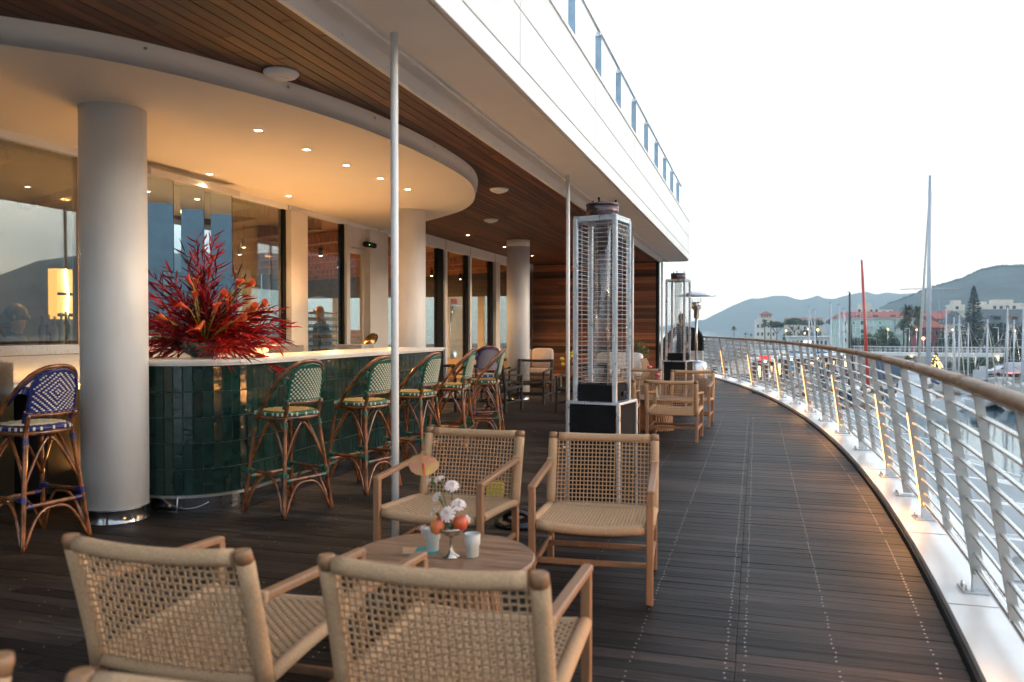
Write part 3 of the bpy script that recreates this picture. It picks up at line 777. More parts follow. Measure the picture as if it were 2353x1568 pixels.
# ================================================================ GREEN TILED BAR
BX, NCx, NCy, NR, BYE = -3.86, -4.38, 5.50, .52, 9.45
def barpath(off, n=40):
    pts = []
    for i in range(n + 1):
        a = R(200) + (R(360) - R(200)) * i / n
        pts.append(Vector((NCx + (NR + off) * math.cos(a), NCy + (NR + off) * math.sin(a), 0)))
    pts.append(Vector((BX + off, BYE + off, 0)))
    return pts
bar = thing('bar', 'long curved bar clad in dark green glazed tiles with a white top', 'bar', (0, 0, 0))
def barpoly(off): 
    p = [(q.x, q.y) for q in barpath(off)]; return p + [(-4.5, BYE + off), (-4.5, 6.1)]
MB().prism(barpoly(-.012), .125, 1.11).build('core', M['grout'], bar)
MB().prism(barpoly(-.06), 0, .123).build('plinth', M['chrome_dark_refl'], bar)
MB().prism(barpoly(.004), .110, .128).build('edge_strip', M['steel'], bar)
m = MB(); 
for z0, z1, of in ((1.118, 1.134, .035), (1.136, 1.160, .05)): m.prism(barpoly(of), z0, z1)
ctop = m.build('counter_top', M['corian'], bar)
tl = MB(); tl.bbox((0, 0, 0), (.0685, .012, .1925), .0035); tile_me = tl.mesh('tile', M['tile'])
path = barpath(-.006, 80); L = 0; pos = []
acc = [0]
for i in range(1, len(path)): acc.append(acc[-1] + (path[i] - path[i - 1]).length)
tot = acc[-1]; s = .036; k = 0; nt = 0; trest = MB()
tr = random.Random(5)
def at(s):
    for i in range(1, len(path)):
        if acc[i] >= s:
            t = (s - acc[i - 1]) / (acc[i] - acc[i - 1]); return path[i - 1].lerp(path[i], t), (path[i] - path[i - 1]).normalized()
    return path[-1], (path[-1] - path[-2]).normalized()
cols = []
while s < tot: cols.append(s); s += .0715
for ci, s in enumerate(cols):
    p, t = at(s); a = math.atan2(t.y, t.x)
    for row in range(5):
        z = .23 + row * .1965
        an = a + tr.uniform(-.012, .012); off = tr.uniform(-.0012, .0012)
        q = Vector((p.x + t.y * off, p.y - t.x * off, z))
        if ci >= 10 and nt < 300:
            ob('tile', tile_me, bar, q, (tr.uniform(-.006, .006), 0, an)); nt += 1
        else:
            trest.box(q, (.0685, .012, .1925), an)
stuff(trest.build('tiling', M['tile'], bar))
# small steel socket frame at the toe of the bar
m = MB(); q = PZ(360, 1180, 0)
m.tube([(q.x, q.y, .012), (q.x + .16, q.y + .02, .012), (q.x + .16, q.y + .02, .13)], .007, 6)
m.tube([(q.x + .02, q.y, .10)] + bez((q.x + .02, q.y, .12), (q.x + .3, q.y - .08, .0), (q.x + .42, q.y + .05, .10), 8), .004, 5)
tag(m.build('cable_bracket', M['steel']), 'small steel bracket with a loose white cable at the toe of the bar', 'bracket')
# grey crate with tilted tray on the bar
cr = thing('storage_crate', 'grey plastic crate with a square orange logo standing behind the bar', 'crate', (-4.72, YF(816, -4.72), 1.10), R(8))
gp = mat('grey_plastic', (.33, .34, .36), .45)
m = MB(); m.box((0, 0, -.02), (.30, .42, .22), taper=1.04); m.b2((-.165, -.225, .092), (.165, .225, .105)); 
for y in (-.2, -.1, .1, .2): m.b2((.152, y - .006, -.10), (.162, y + .006, .09))
m.build('body', gp, cr)
MB().b2((.158, -.075, -.09), (.165, .075, .055)).build('logo', mat('orange_label', (.62, .27, .03), .5), cr)
m = MB(); sw = [(.0, .035), (.02, .028), (.022, .012), (.0, 0), (-.022, -.012), (-.02, -.03), (.004, -.038)]
m.tube([(.168, x * .9, -.016 + z) for x, z in sw], [.002, .006, .008, .008, .008, .006, .002], 5); m.build('emblem', M['white'], cr)
tb = thing('serving_tray', 'black and gold oval tray leaning in the grey crate', 'tray', (-4.72, YF(850, -4.72), 1.22), R(10))
m = MB(); m.loft([[Vector((.09 * math.cos(a) , .16 * math.sin(a) + .02, .02 + .09 * math.sin(a) + .01)) for a in [2 * PI * k / 20 for k in range(20)]], [Vector((.07 * math.cos(a) - .012, .13 * math.sin(a) + .02, .03 + .07 * math.sin(a) - .03)) for a in [2 * PI * k / 20 for k in range(20)]]], smooth=True)
m.build('tray', M['blackgloss'], tb)
MB().loft([[Vector((.075 * math.cos(a) , .14 * math.sin(a) + .02, .034 + .08 * math.sin(a) + .01)) for a in [2 * PI * k / 20 for k in range(20)]], [Vector((.06 * math.cos(a) - .004, .12 * math.sin(a) + .02, .036 + .07 * math.sin(a)+.004)) for a in [2 * PI * k / 20 for k in range(20)]]], smooth=True).build('gold_lining', mat('gold_lining', (.55, .30, .08), .25, .9), tb)
# ================================================================ BISTRO STOOLS
def knots(pts, r, every=.22):
    """rattan cane: resample with slightly thicker joints"""
    out = []; rr = []; d = 0; last = None
    P = [Vector(p) for p in pts]
    for i in range(len(P) - 1):
        L = (P[i + 1] - P[i]).length; n = max(1, int(L / .03))
        for k in range(n):
            q = P[i].lerp(P[i + 1], k / n); out.append(q)
            dist = d + L * k / n
            ph = (dist % every) / every
            rr.append(r * (1.13 if ph < .07 else 1.0) * (1 - .05 * math.sin(PI * ph)))
        d += L
    out.append(P[-1]); rr.append(r)
    return out, rr
def cane(m, pts, r, n=7, every=.22):
    p, rr = knots(pts, r, every); m.tube(p, rr, n)
def wrap(m, a, b, r, n=8):
    """binding: a few rings close together"""
    a = Vector(a); b = Vector(b); k = 5; pts = []; rr = []
    for i in range(2 * k + 1):
        pts.append(a.lerp(b, i / (2 * k))); rr.append(r * (1.0 if i % 2 else .93))
    m.tube(pts, rr, n)
STOOL = {}
def make_stool(bind, weave, light, light2, label, pattern, loc, rz, group):
    t = thing('bar_stool', label, 'bar stool', loc, rz, group)
    F = [(-.235, .225), (.235, .225), (.235, -.235), (-.235, -.235)]
    T = [(-.165, .155), (.165, .155), (.16, -.165), (-.16, -.165)]
    ZS = .735
    def lp(i, z): 
        u = z / ZS; return Vector((F[i][0] + (T[i][0] - F[i][0]) * u, F[i][1] + (T[i][1] - F[i][1]) * u, z))
    for i in range(4):
        m = MB()
        top = lp(i, ZS)
        pts = [lp(i, 0), lp(i, .37), top]
        if i >= 2: pts += [Vector((top.x * 1.02, top.y - .035, .86))]
        cane(m, pts, .0165)
        m.build('leg', M['rattan'], t)
        m = MB(); wrap(m, lp(i, .295), lp(i, .335), .0215); m.build('binding', bind, t); m = MB(); wrap(m, lp(i, .66), lp(i, .70), .021); m.build('binding', bind, t)
    ZF = .27
    for i in range(4):
        j = (i + 1) % 4; z = ZF if i % 2 == 0 else ZF + .045
        a, b = lp(i, z), lp(j, z); m = MB(); cane(m, [a, b], .0145); m.build('foot_rail', M['rattan'], t)
        m = MB(); e = (b - a).normalized()
        wrap(m, a + e * .02, a + e * .06, .019); m.build('binding', bind, t); m = MB(); wrap(m, b - e * .06, b - e * .02, .019); m.build('binding', bind, t)
        # lower arch
        a0, b0 = lp(i, .02), lp(j, .02); mid = (a0 + b0) / 2; q = []
        for k in range(13):
            u = k / 12; s_ = (u - .5) * 2
            x = a0.lerp(b0, .5 + .5 * (abs(s_) ** 1.0) * math.copysign(1, s_) * .93)
            zz = .02 + (z - .045) * (1 - abs(s_) ** 3.2)
            sh = lp(i, zz).lerp(lp(j, zz), .5 + .465 * s_)
            q.append(Vector((sh.x, sh.y, zz)))
        m = MB(); cane(m, q, .0105, 6, .3); m.build('lower_arch', M['rattan'], t)
        # upper braces: bow from leg up to the middle of the seat ring
        m = MB()
        for s_ in (0, 1):
            L0 = lp(i, .40) if s_ == 0 else lp(j, .40)
            tm_ = (Vector((*T[i], ZS)) + Vector((*T[j], ZS))) / 2; tm_.z = ZS - .03
            c = lp(i, .66).lerp(lp(j, .66), .30 if s_ == 0 else .70)
            e = tm_.lerp(L0, .04); 
            cane(m, bez(L0.lerp((0, 0, .4), .03), c, e, 9), .0105, 6, .3)
        m.build('brace', M['rattan'], t)
        tm_ = (Vector((*T[i], ZS)) + Vector((*T[j], ZS))) / 2; e = (Vector((*T[j], 0)) - Vector((*T[i], 0))).normalized()
        m = MB(); wrap(m, (tm_.x - e.x * .025, tm_.y - e.y * .025, ZS - .01), (tm_.x + e.x * .025, tm_.y + e.y * .025, ZS - .01), .024); m.build('binding', bind, t)
    # seat ring
    def sq(a, rx, ry): 
        k = .62; return rx * math.copysign(abs(math.cos(a)) ** k, math.cos(a)), ry * math.copysign(abs(math.sin(a)) ** k, math.sin(a))
    m = MB(); ring = [Vector((*sq(2 * PI * i / 28, .195, .195), ZS - .005)) for i in range(28)]
    m.tube(ring, .016, 7, closed=True); m.build('seat_ring', M['rattan'], t)
    m = MB(); m.tube([p + Vector((0, 0, .027)) for p in ring], .017, 7, closed=True)
    m.loft([[Vector((*sq(2 * PI * i / 28, .195, .195), ZS + .030)) for i in range(28)], [Vector((*sq(2 * PI * i / 28, .13, .13), ZS + .044)) for i in range(28)]], smooth=True)
    seat = m.build('seat', weave, t)
    mc = MB(); ml = MB(); n = 12; st = .030
    for i in range(-n, n):
        for j in range(-n, n):
            x, y = (i + .5) * st * .5 * 1.0, (j + .5) * st * .5
            if abs(x) ** 3.2 + abs(y) ** 3.2 > .175 ** 3.2: continue
            on = (i + (j // 1)) % 4 in (0, 1) if pattern == 'z' else ((i // 2 + j) % 2 == 0)
            if on: ml.box((x, y, ZS + .046), (.0145, .011, .004))
    # lighter weave of the rim
    for i in range(56):
        if i % 2: continue
        a = 2 * PI * i / 56; x, y = sq(a, .207, .207)
        mc.box((x, y, ZS + .024), (.013, .013, .022), a)
    ml.build('seat_weave', light2, t); mc.build('rim_weave', light, t)
    # outer hoop
    hoop = spline([(-.205, .10, ZS - .02), (-.212, .02, .83), (-.208, -.07, .94), (-.185, -.17, 1.05), (-.115, -.245, 1.135), (0, -.265, 1.158), (.115, -.245, 1.135), (.185, -.17, 1.05), (.208, -.07, .94), (.212, .02, .83), (.205, .10, ZS - .02)], 4)
    m = MB(); cane(m, hoop, .016, 8, .5); m.build('back_hoop', M['rattan'], t)
    m = MB(); m.tube([p * 1 + Vector((0, .012 if 0 else .004, -.026)) for p in hoop[8:-8]], .0095, 6); m.build('hoop_lining', bind, t)
    # back panel
    def bp(u, z):   # u -1..1 across, bulging backwards
        x = u; return Vector((x, -.175 - .05 * (1 - (x / .17) ** 2) - (z - .86) * .20, z))
    def half(z):
        return .158 * (1 if z < 1.01 else math.sqrt(max(0, 1 - ((z - 1.01) / .125) ** 2)))
    z0, z1 = .845, 1.128
    rows = 15; mg = MB(); mlt = MB(); rings = []
    for i in range(rows + 1):
        z = z0 + (z1 - z0) * i / rows; h = max(half(z), .02)
        rings.append([bp(h * (k / 6 - 1), z) + Vector((0, .003, 0)) for k in range(13)] + [bp(h * (1 - k / 6), z) + Vector((0, -.003, 0)) for k in range(13)])
    mg.loft(rings); mg.build('back_weave', weave, t)
    ch, rh = (.0155, .0165) if pattern == 'z' else (.0128, .0118)
    nr = int((z1 - z0 - .02) / rh)
    for i in range(nr):
        z = z0 + .018 + i * rh; h = half(z + .006) - .012
        nc = int(h / ch)
        for j in range(-nc, nc + 1):
            x = j * ch
            if abs(x) > h: continue
            if pattern == 'z': on = (i + j) % 2 == 0
            else: on = ((abs(j) + (nr // 2 - i if i < nr // 2 else i - nr // 2)) % 3) != 0 and (j % 2 == 0 or True) and ((abs(j) + abs(i - nr // 2)) % 3 == 1)
            if not on: continue
            p = bp(x, z)
            for sy in (-1, 1):
                mlt.box((p.x, p.y + sy * .0045, p.z), ((.0118, .004, .0086) if pattern != 'z' else (.0128, .004, .0125)), math.atan(2 * .05 * x / .17 ** 2) )
    mlt.build('back_checks', light, t)
    fr = [bp(-.158, .85)] + [bp(-half(z), z) for z in (.9, .96, 1.01, 1.05, 1.08, 1.105, 1.122)] + [bp(0, 1.137)] + [bp(half(z), z) for z in (1.122, 1.105, 1.08, 1.05, 1.01, .96, .9)] + [bp(.158, .85)]
    m = MB(); m.tube(fr, .0115, 7); m.build('back_frame', bind, t)
    m = MB(); m.tube([bp(-.165 + .033 * k, .845) for k in range(11)], .0115, 7); m.build('back_lower_rail', M['rattan'], t)
    m = MB(); m.tube([bp(-.165 + .033 * k, .862) + Vector((0, 0, .006)) for k in range(11)], .009, 7)
    for s_ in (-1, 1):
        wrap(m, bp(.160 * s_, .80) + Vector((0, .01, 0)), bp(.160 * s_, .87), .021); wrap(m, bp(.165 * s_, .985) + Vector((.012 * s_, .02, 0)), bp(.16 * s_, 1.035) + Vector((.008 * s_, .02, 0)), .020)
    m.build('back_binding', bind, t)
    return t
def face(dx, dy): return math.atan2(-dx, dy)       # rotation turning local +y towards (dx, dy)
G1 = 'green and cream rattan stools along the bar'
s1 = make_stool(M['green'], M['greenweave'], M['creamweave'], M['yellowweave'], 'green and cream rattan bar stool nearest the camera at the bar', 'z', (-3.46, 5.36, 0), face(-.95, .28), G1)
for loc, f, lb in (((-3.30, 6.28, 0), (-.97, .2), 'second green and cream rattan stool along the bar, just left of the near white pole'),
                   ((-3.28, 7.32, 0), (-.99, .08), 'third green and cream rattan stool along the bar, just right of the near white pole'),
                   ((-3.30, 8.40, 0), (-.98, -.14), 'fourth green and cream rattan stool along the bar, turned sideways'),
                   ((-3.22, 9.25, 0), (-.93, -.3), 'farthest green and cream rattan stool, past the end of the bar')):
    copy_tree(s1, None, loc, face(*f), lb)
s2 = make_stool(M['blue'], M['blueweave'], M['creamweave'], M['creamweave'], 'blue and white rattan bar stool left of the thick near column', 'd', (-4.58, 4.10, 0), face(-.97, .12), 'blue and white rattan stools')
q = PD(1085, 900, 11.0)
copy_tree(s2, None, (-3.62, 10.35, 0), face(-.7, .7), 'dark blue rattan bar stool half hidden behind the farthest green ones')
# ================================================================ WOVEN ARMCHAIRS
def woven(fn, nu, nv, thick, m, amp=.0028, w=.0042):
    """interlaced strands on a surface fn(u, v) -> (point, normal)"""
    for i in range(nu):
        u = (i + .5) / nu; pts = []
        for j in range(nv + 1):
            for h in (0,):
                v = j / nv; p, n = fn(u, v); pts.append(p + n * amp * (1 if (i + j) % 2 else -1))
        m.tube(pts, w, 4, cap=False, flat=1, smooth=True)
    for j in range(nv):
        v = (j + .5) / nv; pts = []
        for i in range(nu + 1):
            u = i / nu; p, n = fn(u, v); pts.append(p + n * amp * (-1 if (i + j) % 2 else 1))
        m.tube(pts, w, 4, cap=False, flat=1, smooth=True)
def make_chair(wood, rope, label, loc, rz, group, W=.645):
    t = thing('armchair', label, 'armchair', loc, rz, group)
    hw = W / 2
    yr, yf = -.27, .36
    zt = .765; yb = -.375           # top of the reclined back
    def post(z):  # back post: vertical up to .38 then leaning
        return Vector((0, yr if z < .36 else yr + (yb - yr) * ((z - .36) / (zt - .36)) ** 1.1, z))
    for s_ in (-1, 1):
        X = s_ * (hw - .02)
        m = MB(); m.bbox((X, yf - .02, .285), (.036, .036, .56), .004); m.build('leg', wood, t)
        MB().cyl((X, yf - .02, 0), (X, yf - .02, .008), .012, 8).build('foot', M['chrome'], t)
        m = MB(); m.bbox((X, yr, .19), (.036, .045, .37), .004); m.build('leg', wood, t)
        MB().cyl((X, yr, 0), (X, yr, .008), .012, 8).build('foot', M['chrome'], t)
        # wrapped back post with wooden cap
        m = MB(); pts = [Vector((X, post(z).y, z)) for z in (.34, .42, .5, .58, .66, .735)]
        m.tube(pts, .0275, 8, flat=1.05, up=(0, 1, 0)); m.build('back_post', rope, t)
        m = MB(); a = Vector((X, post(.737).y, .737)); b = Vector((X, yb - .002, .778)); m.tube([a, b - Vector((0, 0, .014)), b - Vector((0, 0, .005))], [.0265, .0265, .022], 8); m.build('post_cap', wood, t)
        # armrest
        m = MB(); a = Vector((X + s_ * .004, yf - .002, .572)); b = Vector((X + s_ * .002, post(.60).y + .015, .612))
        dirv = (b - a); L = dirv.length; ang = math.atan2(dirv.z, -dirv.y)
        mid = (a + b) / 2
        m.bbox(mid, (.040, L, .026), .006, Matrix.Rotation(-ang, 3, 'X')); m.build('armrest', wood, t)
        m = MB(); wr = b + Vector((-s_ * .0, .018, 0)); m.bbox(wr, (.048, .022, .036), .004, Matrix.Rotation(-ang, 3, 'X')); m.build('arm_wrap', rope, t)
        # low side stretcher
        m = MB(); m.bbox((X, (yf + yr) / 2, .165), (.022, yf - yr - .05, .032), .004); m.build('side_stretcher', wood, t)
        # seat side rail wrapped
        m = MB(); m.tube([(X, yr + .02, .355), (X, yr + .2, .372), (X, yf - .045, .392)], .026, 8, flat=.9); m.build('seat_rail', rope, t)
    for y in (yr + .14, yf - .14):
        MB().bbox((0, y, .165), (W - .065, .024, .030), .004).build('cross_stretcher', wood, t)
    # top rail curved backwards, seat front and rear rails
    def bow(x): return .035 * (1 - (x / hw) ** 2)
    m = MB(); m.tube([Vector((x, yb - bow(x) + .002, .752 - .010 * (1 - (x / hw) ** 2))) for x in [(-hw + .05) + (W - .10) * i / 12 for i in range(13)]], .025, 10); m.build('top_rail', rope, t)
    m = MB(); m.tube([Vector((x, yf - .04 + .01 * (1 - (x / hw) ** 2), .385 - .022 * (1 - (x / hw) ** 2))) for x in [(-hw + .045) + (W - .09) * i / 10 for i in range(11)]], .027, 8); m.build('front_rail', rope, t)
    m = MB(); m.tube([Vector((x, yr + .01 - bow(x) * .7, .350)) for x in [(-hw + .04) + (W - .08) * i / 10 for i in range(11)]], .024, 8); m.build('rear_rail', rope, t)
    iw = hw - .045
    def fb(u, v):
        x = -iw + 2 * iw * u; z = .365 + (.735 - .365) * v
        p = Vector((x, post(z).y - bow(x) * (.7 + .3 * v) , z)); return p, Vector((0, 1, .2)).normalized()
    m = MB(); woven(fb, 25, 16, .005, m, .0030, .0037); m.build('woven_back', rope, t)
    def fs(u, v):
        x = -iw + 2 * iw * u; y = (yr + .0) + (yf - .05 - yr) * v
        sag = .020 * (1 - (x / hw) ** 2)
        return Vector((x, y, .366 + .034 * v - sag)), Vector((0, 0, 1))
    m = MB(); woven(fs, 30, 34, .005, m, .0034, .0063); m.build('woven_seat', rope, t)
    return t
TG = 'tan rope armchairs on the terrace'
c1 = make_chair(M['teak'], M['rope'], 'tan rope armchair behind the round table, nearer the walkway', (-.84, 4.34, 0), R(180 + 5), TG)
for loc, a, lb in (((-1.69, 4.31, 0), 180 - 1, 'tan rope armchair behind the round table, beside the white pole'),
                ((-.848, 2.34, 0), 2, 'blurred tan rope armchair seen from behind at the bottom centre of the picture'),
                ((-1.70, 2.30, 0), 1, 'blurred tan rope armchair seen from behind at the bottom left, left of the centre one'),
                ((-.875, .775, 0), 180, 'tan rope armchair of which only the top rail shows at the bottom edge'),
                ((-1.69, .79, 0), 180, 'tan rope armchair of which only one back corner shows in the bottom left corner'),
                ((-.985, 10.22, 0), -2, 'tan rope armchair seen from behind at the far slatted table, nearest the walkway'),
                ((-.93, 11.92, 0), 178, 'tan rope armchair facing the camera across the far slatted table, nearest the railing'),
                ((-1.78, 10.25, 0), 3, 'tan rope armchair seen from behind, half hidden by the tall near heater'),
                ((-1.76, 12.2, 0), 176, 'tan rope armchair facing the camera just right of the tall near heater')):
    copy_tree(c1, None, loc, R(a), lb)
BG = 'black rope armchairs'
c2 = make_chair(M['blackwood'], M['ropeblack'], 'black rope armchair facing the camera right in front of the far column', (-4.06, 14.45, 0), R(180 + 2), BG, .66)
c2.scale = (1.05,) * 3
for loc, a, lb in (((-4.22, 12.78, 0), -8, 'nearest black rope armchair, seen from behind beside the last bar stools'),
                ((-4.97, 14.8, 0), 176, 'black rope armchair facing the camera, left of the one at the far column'),
                ((-5.15, 12.7, 0), 4, 'black rope armchair mostly hidden behind the green bar stools'),
                ((-2.80, 13.1, 0), 176, 'black rope armchair hidden behind the tall near heater and a white pole')):
    copy_tree(c2, None, loc, R(a), lb)
# ================================================================ HEATERS
M['heatglass'] = glassmat('quartz_glass', (.90, .90, .90), 1.5, base=.04)
M['whitealu'] = mat('pale_aluminium', (.62, .64, .67), .3, .75, var=.05, scale=15)
M['mesh'] = mat('heat_tinted_steel', (.11, .095, .12), .35, .8, col2=(.12, .07, .06), scale=5)
def tower_heater(p, rz, label):
    t = thing('patio_heater', label, 'patio heater', p, rz, 'square glass tube patio heaters')
    b = .20                          # half width of the base
    MB().bbox((0, 0, .452), (2 * b - .012, 2 * b - .012, .80), .006).build('base_panel', M['black'], t)
    MB().bbox((0, 0, .04), (2 * b + .0, 2 * b + .0, .03), .004).build('floor_plate', M['black'], t)
    for sx in (-1, 1):
        for sy in (-1, 1):
            MB().bbox((sx * (b - .008), sy * (b - .008), .45), (.028, .028, .82), .005).build('base_post', M['whitealu'], t)
            MB().bbox((sx * .150, sy * .150, 1.535), (.033, .033, 1.33), .006).build('frame_post', M['whitealu'], t)
            m = MB()
            m.lathe((sx * (b - .02), sy * (b - .02), 0), [(.02, .0), (.022, .012), (.02, .025)], 10); m.build('caster', M['rubber'], t)
    MB().bbox((0, 0, .865), (2 * b + .01, 2 * b + .01, .02), .004).build('base_rim', M['whitealu'], t)
    MB().box((0, 0, .935), (.285, .285, .12)).build('burner_box', M['black'], t)
    m = MB()
    for s_ in (-1, 1):
        m.b2((s_ * .155 - .006, -.135, 2.175), (s_ * .155 + .006, .135, 2.20)); m.b2((-.135, s_ * .155 - .006, 2.175), (.135, s_ * .155 + .006, 2.20))
    m.build('top_frame', M['whitealu'], t)
    MB().b2((-.162, -.162, 2.202), (.162, .162, 2.212)).build('top_plate', M['whitealu'], t)
    for k, (ax, s_) in enumerate((('x', -1), ('x', 1), ('y', -1), ('y', 1))):
        m = MB()
        for i in range(36):
            z = 1.015 + i * .0325
            if ax == 'x': m.tube([(s_ * .153, -.14, z), (s_ * .153, .14, z)], .0020, 4, smooth=False)
            else: m.tube([(-.14, s_ * .153, z), (.14, s_ * .153, z)], .0020, 4, smooth=False)
        for q in (-.10, .10):
            if ax == 'x': m.tube([(s_ * .153, q, 1.0), (s_ * .153, q, 2.17)], .0022, 4)
            else: m.tube([(q, s_ * .153, 1.0), (q, s_ * .153, 2.17)], .0022, 4)
        m.build('wire_guard', M['whitealu'], t)
    MB().lathe((0, 0, 0), [(.058, .995), (.058, 2.19)], 28).build('glass_tube', M['heatglass'], t)
    MB().lathe((0, 0, 0), [(.052, .995), (.052, 2.19)], 28).build('glass_tube', M['heatglass'], t)
    m = MB(); m.lathe((0, 0, 0), [(.119, 2.213), (.119, 2.30)], 32); m.build('emitter', M['mesh'], t)
    m = MB(); m.lathe((0, 0, 0), [(.122, 2.298), (.122, 2.308), (.115, 2.314), (.0001, 2.318)], 32); m.lathe((0, 0, 0), [(.122, 2.212), (.122, 2.22)], 32); m.build('emitter_cap', M['mesh'], t)
    m = MB()
    for a in (.6, 2.7, 4.8): m.cyl((.10 * math.cos(a), .10 * math.sin(a), 2.31), (.10 * math.cos(a), .10 * math.sin(a), 2.335), .006, 6); m.ball((.10 * math.cos(a), .10 * math.sin(a), 2.34), .011, 6, 4)
    m.build('wing_nut', M['black'], t)
    m = MB(); m.cyl((.17, -.05, .93), (.20, -.05, .93), .018, 10); m.cyl((.165, .03, .93), (.19, .03, .93), .010, 8); m.build('control_knob', M['blackgloss'], t)
    return t
def hpos(x, d): p = PD(x, HY, d); return (p.x, p.y, 0)
tower_heater(hpos(1384, 5.86), R(-10), 'tall square patio heater behind the round table chairs, nearest of the two')
tower_heater(hpos(1558, 13.2), R(-12), 'smaller looking square patio heater beyond the far armchairs')
# mushroom heater
q = hpos(1600, 17.2); t = thing('umbrella_heater', 'steel mushroom patio heater with a round reflector near the railing', 'patio heater', q)
MB().lathe((0, 0, 0), [(.24, 0), (.24, .62), (.21, .68), (.06, .72)], 28).build('tank_cover', M['steel'], t)
MB().lathe((0, 0, 0), [(.028, .72), (.028, 1.72)], 12).build('pole', M['steel'], t)
MB().lathe((0, 0, 0), [(.04, 1.62), (.055, 1.64), (.055, 1.80), (.10, 1.83), (.105, 1.95), (.09, 1.97)], 20).build('burner', M['steel'], t)
m = MB()
for a in range(10): m.tube([(.1 * math.cos(a * .628), .1 * math.sin(a * .628), 1.84), (.1 * math.cos(a * .628), .1 * math.sin(a * .628), 2.06)], .004, 4)
m.build('cage', M['steel'], t)
MB().lathe((0, 0, 0), [(.42, 2.10), (.425, 2.105), (.25, 2.155), (.08, 2.20), (.0001, 2.21)], 32).build('reflector', M['steel'], t)
# ================================================================ ROUND TABLE AND WHAT STANDS ON IT
TX, TY = -1.255, 3.09
def slat_table(x, y, label, r=.39, zt=.45):
    t = thing('round_table', label, 'table', (x, y, 0), 0, 'round teak tables with slatted bases')
    MB().lathe((0, 0, 0), [(.0001, zt - .024), (r - .012, zt - .024), (r, zt - .016), (r, zt - .006), (r - .006, zt), (.0001, zt)], 72, False).build('tabletop', M['tabletop'], t)
    m = MB(); m.bbox((0, 0, 0), (.020, .012, zt - .03), .002); me = m.mesh('slat', M['teak'])
    n = 44
    for k in range(n):
        a = 2 * PI * k / n
        o = ob('slat', me, t, (.245 * math.cos(a), .245 * math.sin(a), (zt - .024) / 2))
        o.rotation_euler = Matrix.Rotation(a + PI / 2, 3, 'Z').to_4x4().to_3x3().to_euler()
        o.rotation_euler.rotate_axis('X', R(-9))
    MB().lathe((0, 0, 0), [(.20, zt - .06), (.205, zt - .03), (.19, zt - .028)], 32).build('top_hoop', M['teak'], t)
    MB().lathe((0, 0, 0), [(.262, .012), (.265, .04), (.25, .042)], 32).build('base_hoop', M['teak'], t)
    return t
slat_table(TX, TY, 'round teak coffee table with flowers, fruit and glasses in the foreground')
slat_table(-1.36, 11.1, 'round teak table with a slatted cone base between the far tan armchairs', .40)
ZT_ = .45
def tpos(x, y, z=ZT_): 
    p = PZ(x, y, z); return Vector((p.x, p.y, z))
# compote
cpz = tpos(1036, 1282)
dish = thing('fruit_stand', 'small silver pedestal dish in the middle of the round table', 'dish', cpz)
silver = mat('tarnished_silver', (.62, .56, .47), .25, .9, var=.15, scale=25)
MB().lathe((0, 0, 0), [(.036, 0), (.035, .005), (.014, .018), (.007, .035), (.0065, .075), (.012, .085), (.04, .098), (.060, .120), (.063, .128), (.058, .124), (.0001, .105)], 28).build('dish', silver, dish)
apple = mat('apple_skin', (.50, .045, .03), .3, var=.1, scale=6, col2=(.56, .13, .04), detail=3)
apple2 = mat('peach_skin', (.68, .28, .07), .35, var=.1, scale=9, col2=(.55, .08, .04), detail=3)
def apple_(off, r, m_, label):
    t = thing('apple', label, 'apple', cpz + Vector(off), rd.uniform(0, 6), 'fruit on the silver dish')
    MB().lathe((0, 0, 0), [(.0001, -.80 * r), (.35 * r, -.92 * r), (.75 * r, -.68 * r), (.98 * r, -.1 * r), (.95 * r, .3 * r), (.7 * r, .72 * r), (.35 * r, .86 * r), (.0001, .68 * r)], 20).build('flesh', m_, t)
    MB().tube([(0, 0, .68 * r), (.004, 0, .98 * r)], .0016, 5).build('stem', M['teak'], t)
apple_((-.048, -.035, .130), .032, apple2, 'orange apple hanging over the left front of the silver dish')
apple_((-.040, .022, .150), .032, apple, 'dark red apple behind the orange one on the silver dish')
apple_((.046, -.012, .148), .033, apple, 'bright red apple on the right of the silver dish')
# flowers
leafm = mat('stem_green', (.06, .14, .03), .5, var=.25, scale=40)
petal = mat('white_petal', (.84, .72, .67), .6, var=.05, scale=30)
fr = random.Random(21)
def carnation(c, r, tilt, par, up=(0, 0, 1)):
    r *= 1.05; m = MB(); U = Vector(up).normalized(); A = U.orthogonal().normalized(); B = U.cross(A)
    for ringi, (rr_, hh, n) in enumerate(((1.0, .10, 13), (.8, .34, 11), (.55, .5, 9), (.3, .6, 6))):
        for k in range(n):
            a = 2 * PI * (k + fr.random() * .5) / n; w = r * rr_ * 3.6 / n
            d = A * math.cos(a) + B * math.sin(a); s_ = U.cross(d)
            hh2 = hh * r + fr.uniform(-.05, .05) * r
            p0 = c + d * r * .1; p1 = c + d * r * rr_ * .6 + U * (hh2 + .12 * r); p2 = c + d * r * rr_ + U * hh2 + U * fr.uniform(-.12, .12) * r
            m.add([p0, p1 - s_ * w * .5, p2 - s_ * w * .5 + U * fr.uniform(-.1, .15) * r, p2 * 1.0 + U * .08 * r, p2 + s_ * w * .5 + U * fr.uniform(-.1, .15) * r, p1 + s_ * w * .5], [(0, 1, 2, 3, 4, 5)], False)
    return m.build('bloom', petal, par)
fa = thing('flower_arrangement', 'white carnations and a tall anthurium rising from the silver dish', 'flowers', cpz + Vector((0, 0, .11)))
def loc(x, y, dd=0): 
    p = PD(x, y, (Vector((cpz.x, cpz.y)).dot(Vector((-S_, C_)))) + dd); return p - (cpz + Vector((0, 0, .11)))
base = Vector((0, 0, 0))
